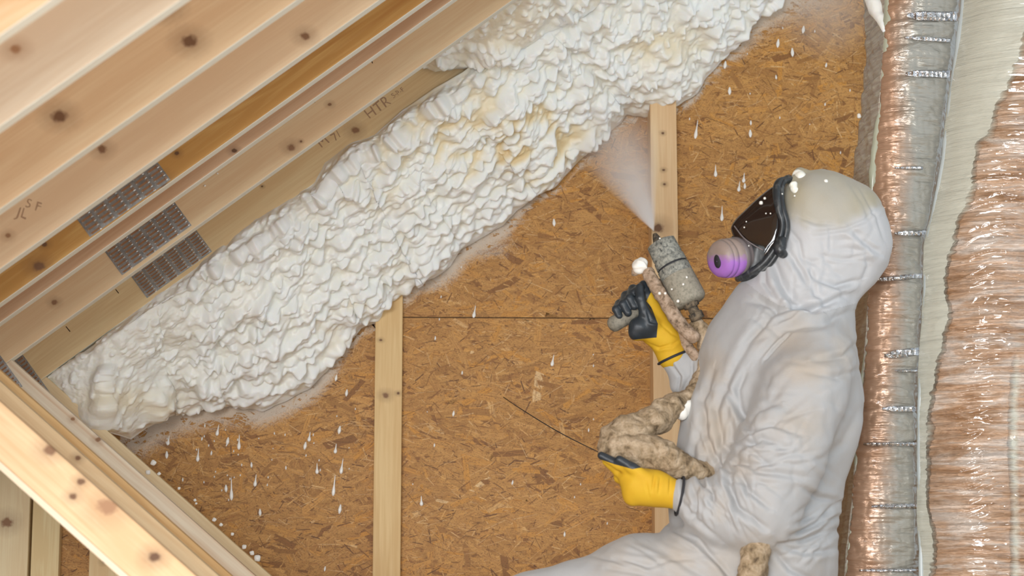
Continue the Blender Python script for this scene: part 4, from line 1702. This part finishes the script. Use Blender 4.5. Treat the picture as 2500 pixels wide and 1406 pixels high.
glove(far, bf_far, lo, hi, 'yellow knit glove with black palm gripping the gun handle',
      [([(1600, 850), (1640, 845), (1660, 828)], 6, .003), ([(1575, 835), (1610, 850), (1650, 835)], 6, .0025), ([(1612, 790), (1640, 815), (1655, 822)], 6, .002),
       ([(1580, 760), (1588, 785), (1605, 790)], 6, .004)])
near = [((1650, 1208, -185), (1598, 1192, -180), 34, 39, .01), ((1598, 1192, -180), (1556, 1184, -175), 39, 36, .02), ((1560, 1205, -175), (1545, 1212, -172), 26, 22, .02),
        ((1556, 1178, -178), (1538, 1165, -170), 32, 24, .02),
        ((1548, 1152, -188), (1510, 1134, -196), 15, 12, .012), ((1510, 1134, -196), (1468, 1112, -186), 12, 9.5, .006),    # index finger
        ((1540, 1166, -172), (1510, 1150, -162), 17, 13, .012), ((1510, 1150, -162), (1480, 1126, -140), 13, 10, .006),   # middle finger
        ((1545, 1182, -158), (1512, 1166, -120), 16, 13, .010), ((1512, 1166, -120), (1500, 1130, -60), 12, 10, .006),
        ((1550, 1200, -150), (1525, 1180, -105), 15, 12, .010), ((1525, 1180, -105), (1530, 1140, -55), 11, 9, .006),
        ((1578, 1168, -205), (1545, 1143, -208), 15, 12, .012), ((1545, 1143, -208), (1512, 1122, -206), 12, 10, .006)]    # thumb
lo, hi = bnd([q[0] for q in near] + [q[1] for q in near])


def bf_near(px, py, V):
    by = np.interp(px, [1455, 1468, 1500, 1545, 1570], [1125, 1122, 1133, 1145, 1140])
    return np.where(px < 1572, np.clip(0.5 + (by - py) / 10.0, 0, 1), 0)


glove(near, bf_near, lo, hi, 'yellow knit glove with black palm holding up the crusted hose',
      [([(1598, 1160), (1592, 1200)], 6, .004), ([(1612, 1165), (1608, 1205)], 6, .004), ([(1636, 1165), (1634, 1205)], 5, .003),
       ([(1575, 1170), (1585, 1215)], 6, .002)])
for (x, y, dy, r_, dx, ddy) in ((1656, 1210, -186, .0445, 0.97, 0.2), (1641, 870, 61, .0385, 0.40, 0.9)):
    a_ = B(x, y, dy)
    b_ = a_ + np.array([dx, 0, -ddy if ddy < .5 else -ddy]) * 0.010
    V, F = lathe(a_, b_, [(0, r_), (0.001, r_ + .003), (.005, r_ + .0035), (.0065, r_)], 40)
    mesh_obj('cuff_binding', V, F, M_BIND, person)

# ------------------------------------------------------------------ spray gun
gun = thing('spray_gun', B(1650, 700, 30), 'dusty grey cylindrical foam spray gun pointing up at the foam', 'spray gun')
ga, gb = B(1613, 592, 30), B(1688, 742, 0)
V, F = lathe(ga, gb, [(-.004, .001), (-.004, .022), (.000, .030), (.002, .037), (.040, .0385), (.042, .037), (.046, .037), (.048, .0395), (.066, .0405), (.067, .033),
                      (.0715, .033), (.0725, .0415), (.096, .041), (.0975, .0395)], 48)
V2_, F2_ = lathe(ga, gb, [(.066, .001), (.066, .0375), (.0725, .0375), (.0725, .001)], 40)
mesh_obj('black_seal', V2_, F2_, M_BIND, gun)
mesh_obj('barrel_collar', V + fbm(V, 160, 3)[:, None] * .0006, F, M_GUNRING, gun)
V, F = lathe(ga, gb, [(.096, .001), (.096, .0405), (.098, .0415), (.160, .043), (.168, .042), (.174, .037), (.176, .02), (.176, .001)], 48)
mesh_obj('barrel', V + fbm(V, 120, 4)[:, None] * .0006, F, M_GUN, gun)
V, F = lathe(B(1598, 570, 34), B(1606, 590, 32), [(0, .002), (0, .005), (.010, .009), (.022, .012), (.024, .001)], 20)
mesh_obj('nozzle', V, F, M_BLACKC, gun)
V, F = lathe(B(1683, 735, 0), B(1720, 812, 0), [(0, .001), (0, .019), (.016, .020), (.018, .013), (.030, .013), (.032, .018), (.05, .018), (.052, .001)], 20)
mesh_obj('rear_coupling', V, F, M_BLACKC, gun)
V, F = tube([B(1582, 664, 10), B(1605, 705, 0), B(1640, 762, -6), B(1668, 800, -8), B(1696, 824, -8)], [.0155, .0165, .0175, .0175, .0165], 90, 26,
            disp=lambda v: fbm(v, 70, 7) * .0022)
mesh_obj('side_tube', V, F, M_CRUST2, gun)
V, F = tube([B(1648, 765, 40), B(1668, 822, 40), B(1690, 862, 36), B(1722, 900, 30)], [.014, .014, .013, .013], 60, 20, disp=lambda v: fbm(v, 70, 9) * .002)
mesh_obj('side_tube', V, F, M_CRUST2, gun)
V, F = tube([B(1602, 690, 62), B(1625, 735, 58), B(1640, 775, 52)], [.014, .016, .016], 40, 20, disp=lambda v: fbm(v, 70, 19) * .002)
mesh_obj('grip_arm', V, F, M_CRUST2, gun)
V, F = tube([B(1498, 792, 28), B(1540, 768, 36), B(1580, 748, 46), B(1612, 735, 58)], [.020, .0195, .0185, .016], 60, 26, disp=lambda v: fbm(v, 60, 2) * .0012)
mesh_obj('handle', V, F, M_HANDLE, gun)
V, F = tube([B(1570, 640, 12), B(1562, 650, 8), B(1560, 660, 8)], [.014, .019, .014], 30, 24, disp=lambda v: fbm(v, 70, 5) * .0028)
mesh_obj('foam_blob', V, F, M_DRIP, gun)['label'] = 'glossy white foam blob'
V, F = tube([B(1552, 655, 8), B(1545, 668, 10), B(1556, 668, 10)], [.004, .006, .004], 16, 10, disp=lambda v: fbm(v, 150, 5) * .002)
mesh_obj('foam_blob', V, F, M_CRUST2, gun)
rr_ = random.Random(4)
for q in ((1676, 677, -28, 3.4), (1668, 694, -38, 3), (1640, 706, -36, 2.5), (1610, 716, -18, 4), (1624, 716, -16, 3.5), (1638, 640, -14, 2),
          (1611, 582, -4, 2.5), (1655, 735, -38, 4)):
    blob(gun, *q)

# ------------------------------------------------------------------ the foam crusted hose
hose = thing('spray_hose', B(1540, 1100, -100), 'thick brown foam-crusted hose looping from the gun over the lower glove to the waist', 'hose')


def crusty(seed, amp):
    return lambda v: (fbm(v, 22, seed, 2) * amp + np.abs(vnoise(v, 55, seed + 3)) * amp * 0.9 + fbm(v, 130, seed + 5, 2) * amp * .16)


pts = [(1700, 792, 22), (1722, 835, 22), (1728, 880, 20), (1712, 930, 5), (1690, 968, -25), (1650, 990, -60), (1600, 1025, -95), (1545, 1052, -120),
       (1490, 1072, -135)]
V, F = tube([B(*q) for q in pts], [.020, .022, .021, .022, .023, .027, .036, .037, .032], 200, 40, disp=crusty(4, .0065))
mesh_obj('upper_run', V, F, M_CRUST, hose)
pts = [(1480, 1080, -135), (1500, 1094, -142), (1550, 1102, -150), (1610, 1114, -150), (1660, 1138, -140), (1715, 1152, -130), (1785, 1168, -110), (1850, 1200, -60)]
V, F = tube([B(*q) for q in pts], [.024, .032, .039, .040, .033, .024, .020, .018], 200, 40, disp=crusty(14, .007))
mesh_obj('lower_run', V, F, M_CRUST, hose)
pts = [(1850, 1290, -225), (1846, 1345, -250), (1838, 1400, -262), (1826, 1470, -265), (1790, 1503, -285)]
V, F = tube([B(*q) for q in pts], [.030, .032, .033, .030, .028], 90, 30, disp=crusty(24, .005))
mesh_obj('hanging_run', V, F, M_CRUST, hose)
V, F = tube([B(1660, 1005, -70), B(1690, 985, -50)], [.020, .016], 16, 20, disp=crusty(31, .003))
mesh_obj('tape_patch', V, F, M_DRIP, hose)['label'] = 'white foam patch on the hose'

cord = thing('thin_cord', B(1340, 1030, 300), 'thin dark cord running from the OSB down to the gloved fingertip', 'cord')
q0, q1 = P(1230, 970, -0.006), B(1470, 1108, -150)
cp = [P(1222, 962, -0.004), q0, q0 * .72 + q1 * .28 + [0, 0, -.006], q0 * .36 + q1 * .64 + [0, 0, -.008], q1, B(1500, 1122, -150)]
V, F = tube(cp, [.0012, .0014, .0014, .0014, .0013, .0013], 120, 8)
mesh_obj('cord', V, F, M_BIND, cord)

# ------------------------------------------------------------------ ducts at the right
def lerp_tab(tab):
    ys_ = [t_[0] for t_ in tab]
    return lambda y: np.interp(y, ys_, [t_[1] for t_ in tab])


x_out = lerp_tab([(-200, 2104), (0, 2112), (130, 2119), (300, 2104), (420, 2086), (700, 2084), (1000, 2076), (1200, 2050), (1400, 2022), (1560, 2010)])
x_cor = lerp_tab([(-200, 2172), (0, 2166), (200, 2150), (400, 2136), (700, 2122), (900, 2108), (1100, 2092), (1400, 2060), (1560, 2050)])
x_gro = lerp_tab([(-200, 2356), (0, 2350), (200, 2325), (400, 2300), (600, 2262), (800, 2254), (1000, 2242), (1400, 2246), (1560, 2246)])
duct = thing('foil_wrapped_duct', P(2180, 1540, -1.2), 'tall duct wrapped in tan foil bubble wrap, right behind the person\'s back', 'duct')
rows = np.arange(-180, 1546, 2.2)
FR = -1.08


def sheet(cols_fn, nc, name, mat, parent, disp, attrs=None):
    s = np.linspace(0, 1, nc)
    X = np.zeros((len(rows), nc, 3))
    for i, y in enumerate(rows):
        xs, ys = cols_fn(y, s)
        X[i] = Pv(xs, np.full(nc, y), ys)
    du, dv = np.gradient(X, axis=0), np.gradient(X, axis=1)
    N = np.cross(du, dv)
    N /= np.linalg.norm(N, axis=2)[..., None] + 1e-9
    if N[len(rows) // 2, nc // 2, 1] > 0:
        N = -N
    S_, Rr = np.meshgrid(s, rows)
    X = X + N * disp(X, S_, Rr)[..., None]
    at = {k: f(X, S_, Rr).ravel() for k, f in (attrs or {}).items()}
    o = mesh_obj(name, X.reshape(-1, 3), grid_faces(len(rows), nc), mat, parent, True, attrs=at)
    md = o.modifiers.new('thickness', 'SOLIDIFY')
    md.thickness = 0.004
    md.offset = -1
    return o


# pleated side of the wrap
def f_side(y, s):
    xo, xc = x_out(y), x_cor(y)
    xs = xo + (xc - xo) * np.clip((s - 0.25) / 0.75, 0, 1)
    ys = np.where(s < 0.25, -0.72 - s * 0.8, -0.92 - (s - 0.25) / 0.75 * (FR * -1 - 0.92))
    return xs, ys


def pleat(X, S_, R_):
    ph = (R_ + S_ * 120 - 40 * S_ ** 2) / 66.0
    saw = ph - np.floor(ph)
    return 0.011 * (1 - saw) * np.clip(S_ * 3, 0, 1) * np.clip((1 - S_) * 5, 0, 1) * np.clip((560 - R_) / 200, 0.15, 1) + fbm(X, 30, 5, 3) * .002


sd = sheet(f_side, 50, 'side_wrap', M_GSHEET, duct, pleat)
sd['label'] = 'grey pleated plastic side'


# front foil panel, ending in the groove against the next duct
def f_front(y, s):
    xc, xg = x_cor(y), x_gro(y)
    xs = xc + (xg - xc) * s
    ys = FR - 0.035 * np.sin(np.pi * np.clip(s, 0, 1)) ** 0.7 + 0.05 * np.clip((s - 0.93) / 0.07, 0, 1)
    return xs, ys


def d_front(X, S_, R_):
    g = fbm(X * np.array([1.0, 1, 3.0]), 9, 31, 3) * .005
    g += np.abs(vnoise(X * np.array([.5, 1, 4.0]), 24, 7)) * -.004
    for yb in (45, 180, 410, 570, 683, 860, 998, 1084, 1236, 1392):
        g += -.003 * np.exp(-((R_ - yb) / 7.0) ** 2)
    return g


sheet(f_front, 120, 'foil_panel', M_FOIL, duct, d_front,
      {'grey': lambda X, S_, R_: np.clip(0.18 + 0.75 * (S_ - 0.35) * 1.6 + 0.35 * np.clip((520 - R_) / 300, 0, 1), 0, 1)})
# strips of silver tape
for yb, s0, s1, h_, tilt in ((38, .28, .96, 11, .02), (92, .28, .90, 4, .06), (180, .34, .96, 8, .01), (410, .3, .72, 2.5, 0), (570, .40, .97, 5, -.02), (683, .12, .95, 5, -.07),
                             (868, .35, .99, 9, -.10), (998, .38, .99, 6, 0), (1084, .10, .97, 4, 0), (905, .55, .99, 3, 0), (1236, .30, .97, 5, 0), (1392, .2, .97, 3, 0)):
    s = np.linspace(s0, s1, 60)
    vv = np.linspace(-1, 1, 10)
    X = np.zeros((60, 10, 3))
    for i, q in enumerate(s):
        for j, w_ in enumerate(vv):
            y = yb + w_ * h_ * min(1.0, 0.35 + (q - s0) * 4) + tilt * (q - s0) * 180
            xs, ys = f_front(y, np.array([q]))
            X[i, j] = P(xs[0], y, ys[0] - 0.0035 - 0.003 * (1 - w_ * w_))
    X[:, :, 1] += fbm(X, 60, 77, 2) * .0018
    o = mesh_obj('tape_strip', X.reshape(-1, 3), grid_faces(60, 10), M_TAPE, duct)
    md = o.modifiers.new('thickness', 'SOLIDIFY')
    md.thickness = 0.0015
# foam smear on the top of the side
V, F = tube([P(2128, -40, -1.0), P(2140, 20, -1.03), P(2152, 52, -1.06), P(2158, 76, -1.08)], [.028, .024, .013, .004], 60, 24, disp=lambda v: fbm(v, 30, 8) * .004)
o = mesh_obj('foam_smear', V, F, M_FOAM, duct, attrs={'cream': np.full(len(V), 0.1)})
o['label'] = 'white foam smear at the top'
for (x, y, s_) in ((2097, 283, 6), (2101, 400, 6)):
    V, F = tube([P(x, y - s_ * .5, -0.95), P(x + 1, y + s_ * .4, -0.95)], [.005, .006], 8, 12)
    mesh_obj('foam_drip', V, F, M_DRIP, duct)

# the round duct in clear plastic, nearer to the camera
duct2 = thing('plastic_wrapped_duct', P(2440, 1540, -1.3), 'wide brown duct under wrinkled shiny clear plastic, along the right edge', 'duct')
x_f0 = lerp_tab([(-200, 2352), (0, 2348), (200, 2322), (400, 2298), (600, 2258), (800, 2250), (1000, 2238), (1400, 2242), (1560, 2242)])


def f_cyl(y, s):
    x0 = x_f0(y)
    a = -1.05 + s * 2.3
    R = 262.0
    xs = x0 + R * (np.sin(a) + math.sin(1.05))
    ys = -0.965 - 0.27 * np.cos(a)
    return xs, ys


def d_cyl(X, S_, R_):
    m = np.clip((S_ - 0.03 - np.interp(R_, [-200, 200, 400, 560, 800, 1000, 1560], [0.24, 0.18, 0.10, 0.06, 0.02, 0.0, -0.02])) / 0.34, 0.10, 1)
    warp = vnoise(X * np.array([1, 1, .6]), 5, 3) * 0.05
    Z = X.copy()
    Z[..., 2] += warp + (X[..., 0]) * 0.10
    w = 1 - np.abs(vnoise(Z * np.array([.16, .1, 1.0]), 78, 4))
    w2 = 1 - np.abs(vnoise(Z * np.array([.25, .1, 1.0]), 150, 9))
    g = (w ** 3 * .0075 + w2 ** 2 * .0032) * m
    g += fbm(X, 7, 8, 2) * .006
    return g


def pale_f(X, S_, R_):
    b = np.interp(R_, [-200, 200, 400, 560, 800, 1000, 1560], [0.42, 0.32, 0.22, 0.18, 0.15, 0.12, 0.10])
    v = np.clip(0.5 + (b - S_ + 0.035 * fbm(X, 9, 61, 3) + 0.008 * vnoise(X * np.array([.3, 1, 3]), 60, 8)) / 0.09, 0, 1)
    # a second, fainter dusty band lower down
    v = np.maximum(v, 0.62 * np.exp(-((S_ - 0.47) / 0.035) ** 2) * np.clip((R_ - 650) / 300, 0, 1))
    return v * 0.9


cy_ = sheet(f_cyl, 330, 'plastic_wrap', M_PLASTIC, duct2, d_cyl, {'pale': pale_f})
V, F = tube([P(x_gro(y) + 4, y, -1.105) for y in range(-150, 1540, 60)], [.008] * len(range(-150, 1540, 60)), 120, 14, disp=lambda v: fbm(v, 20, 3) * .002)
t = NT('grey_fold_plastic')
t.set(Base_Color=srgb(176, 184, 184), Roughness=0.35)
o = mesh_obj('fold_edge', V, F, t.m, duct2)
o['label'] = 'blue-grey rolled fold edge'

yy = list(range(-150, 1540, 60))
V, F = tube([P(x_cor(y) + 2 + 5 * math.sin(y * .011), y, -1.075) for y in yy], [.009 + .003 * math.sin(y * .02) if y < 640 else .0045 for y in yy], 160, 14,
            disp=lambda v: fbm(v, 24, 51) * .003)
t = NT('pale_green_plastic')
t.set(Base_Color=srgb(168, 170, 150), Roughness=0.25)
o = mesh_obj('corner_fold', V, F, t.m, duct)
o['label'] = 'pale grey-green plastic fold down the front corner'

# ------------------------------------------------------------------ spray mist from the nozzle
mist = bpy.data.meshes.new('spray_mist')
tip = P(1597, 566, YP + 0.03)
e0, e1 = P(1405, 372, -0.62), P(1592, 285, -0.55)
axis = (e0 + e1) / 2 - tip
Lm = np.linalg.norm(axis)
ax_ = axis / Lm
rad = np.linalg.norm(e1 - e0) / 2
V, F = lathe(tip, tip + axis, [(0, .002), (0.03, rad * .06 + .002), (Lm * .4, rad * .40), (Lm * .75, rad * .80), (Lm * .97, rad * 1.05), (Lm, rad * .6), (Lm + .001, .001)], 32)
mo = mesh_obj('spray_mist', V, F, [], None)
t = NT('mist')
t.t.nodes.remove(t.b)
vol = t.n('ShaderNodeVolumeScatter')
vol.inputs['Color'].default_value = (1, 1, 1, 1)
vol.inputs['Anisotropy'].default_value = -0.1
d = t.n('ShaderNodeVectorMath', _operation='DISTANCE')
t.l(t.pos(), d.inputs[0])
d.inputs[1].default_value = tip.tolist()
q = t.math('DIVIDE', 0.10, t.math('ADD', t.math('MULTIPLY', d.outputs['Value'], d.outputs['Value']), 0.006))
edge_n = t.noise(t.pos(), 11, 3, 0.6)
# radial falloff so the cone has a soft edge
sb = t.n('ShaderNodeVectorMath', _operation='SUBTRACT')
t.l(t.pos(), sb.inputs[0])
sb.inputs[1].default_value = tip.tolist()
dt = t.n('ShaderNodeVectorMath', _operation='DOT_PRODUCT')
t.l(sb.outputs[0], dt.inputs[0])
dt.inputs[1].default_value = ax_.tolist()
cosv = t.math('DIVIDE', dt.outputs['Value'], d.outputs['Value'])
soft = t.ramp(cosv, [(math.cos(math.atan(rad * 1.05 / Lm)), G0), (0.999, G1)])
den = t.math('MULTIPLY', t.math('MULTIPLY', q, soft), t.math('MULTIPLY', t.math('ADD', edge_n, 0.15), 14.0))
t.l(den, vol.inputs['Density'])
t.l(vol.outputs[0], t.out.inputs['Volume'])
mo.data.materials.append(t.m)
close_up(mo)
tag(mo, 'pale cone of foam mist blowing up from the spray gun nozzle', 'mist')

tag(mo, 'pale cone of foam mist blowing up from the spray gun nozzle', 'mist')
hz = P(2020, 20, -0.22)
V, F = tube([hz + [-.12, 0, .0], hz, hz + [.10, 0, .03]], [.12, .17, .13], 30, 24)
ho = mesh_obj('drifting_mist', V, F, [], None)
t = NT('thin_mist')
t.t.nodes.remove(t.b)
vol = t.n('ShaderNodeVolumeScatter')
vol.inputs['Color'].default_value = (1, 1, 1, 1)
d = t.n('ShaderNodeVectorMath', _operation='DISTANCE')
t.l(t.pos(), d.inputs[0])
d.inputs[1].default_value = hz.tolist()
t.l(t.math('MULTIPLY', t.ramp(t.math('MULTIPLY', d.outputs['Value'], 5.0), [(0.2, G1), (0.95, G0)]), 1.8), vol.inputs['Density'])
t.l(vol.outputs[0], t.out.inputs['Volume'])
ho.data.materials.append(t.m)
close_up(ho)
tag(ho, 'thin milky haze of mist before the OSB at the top right', 'mist')
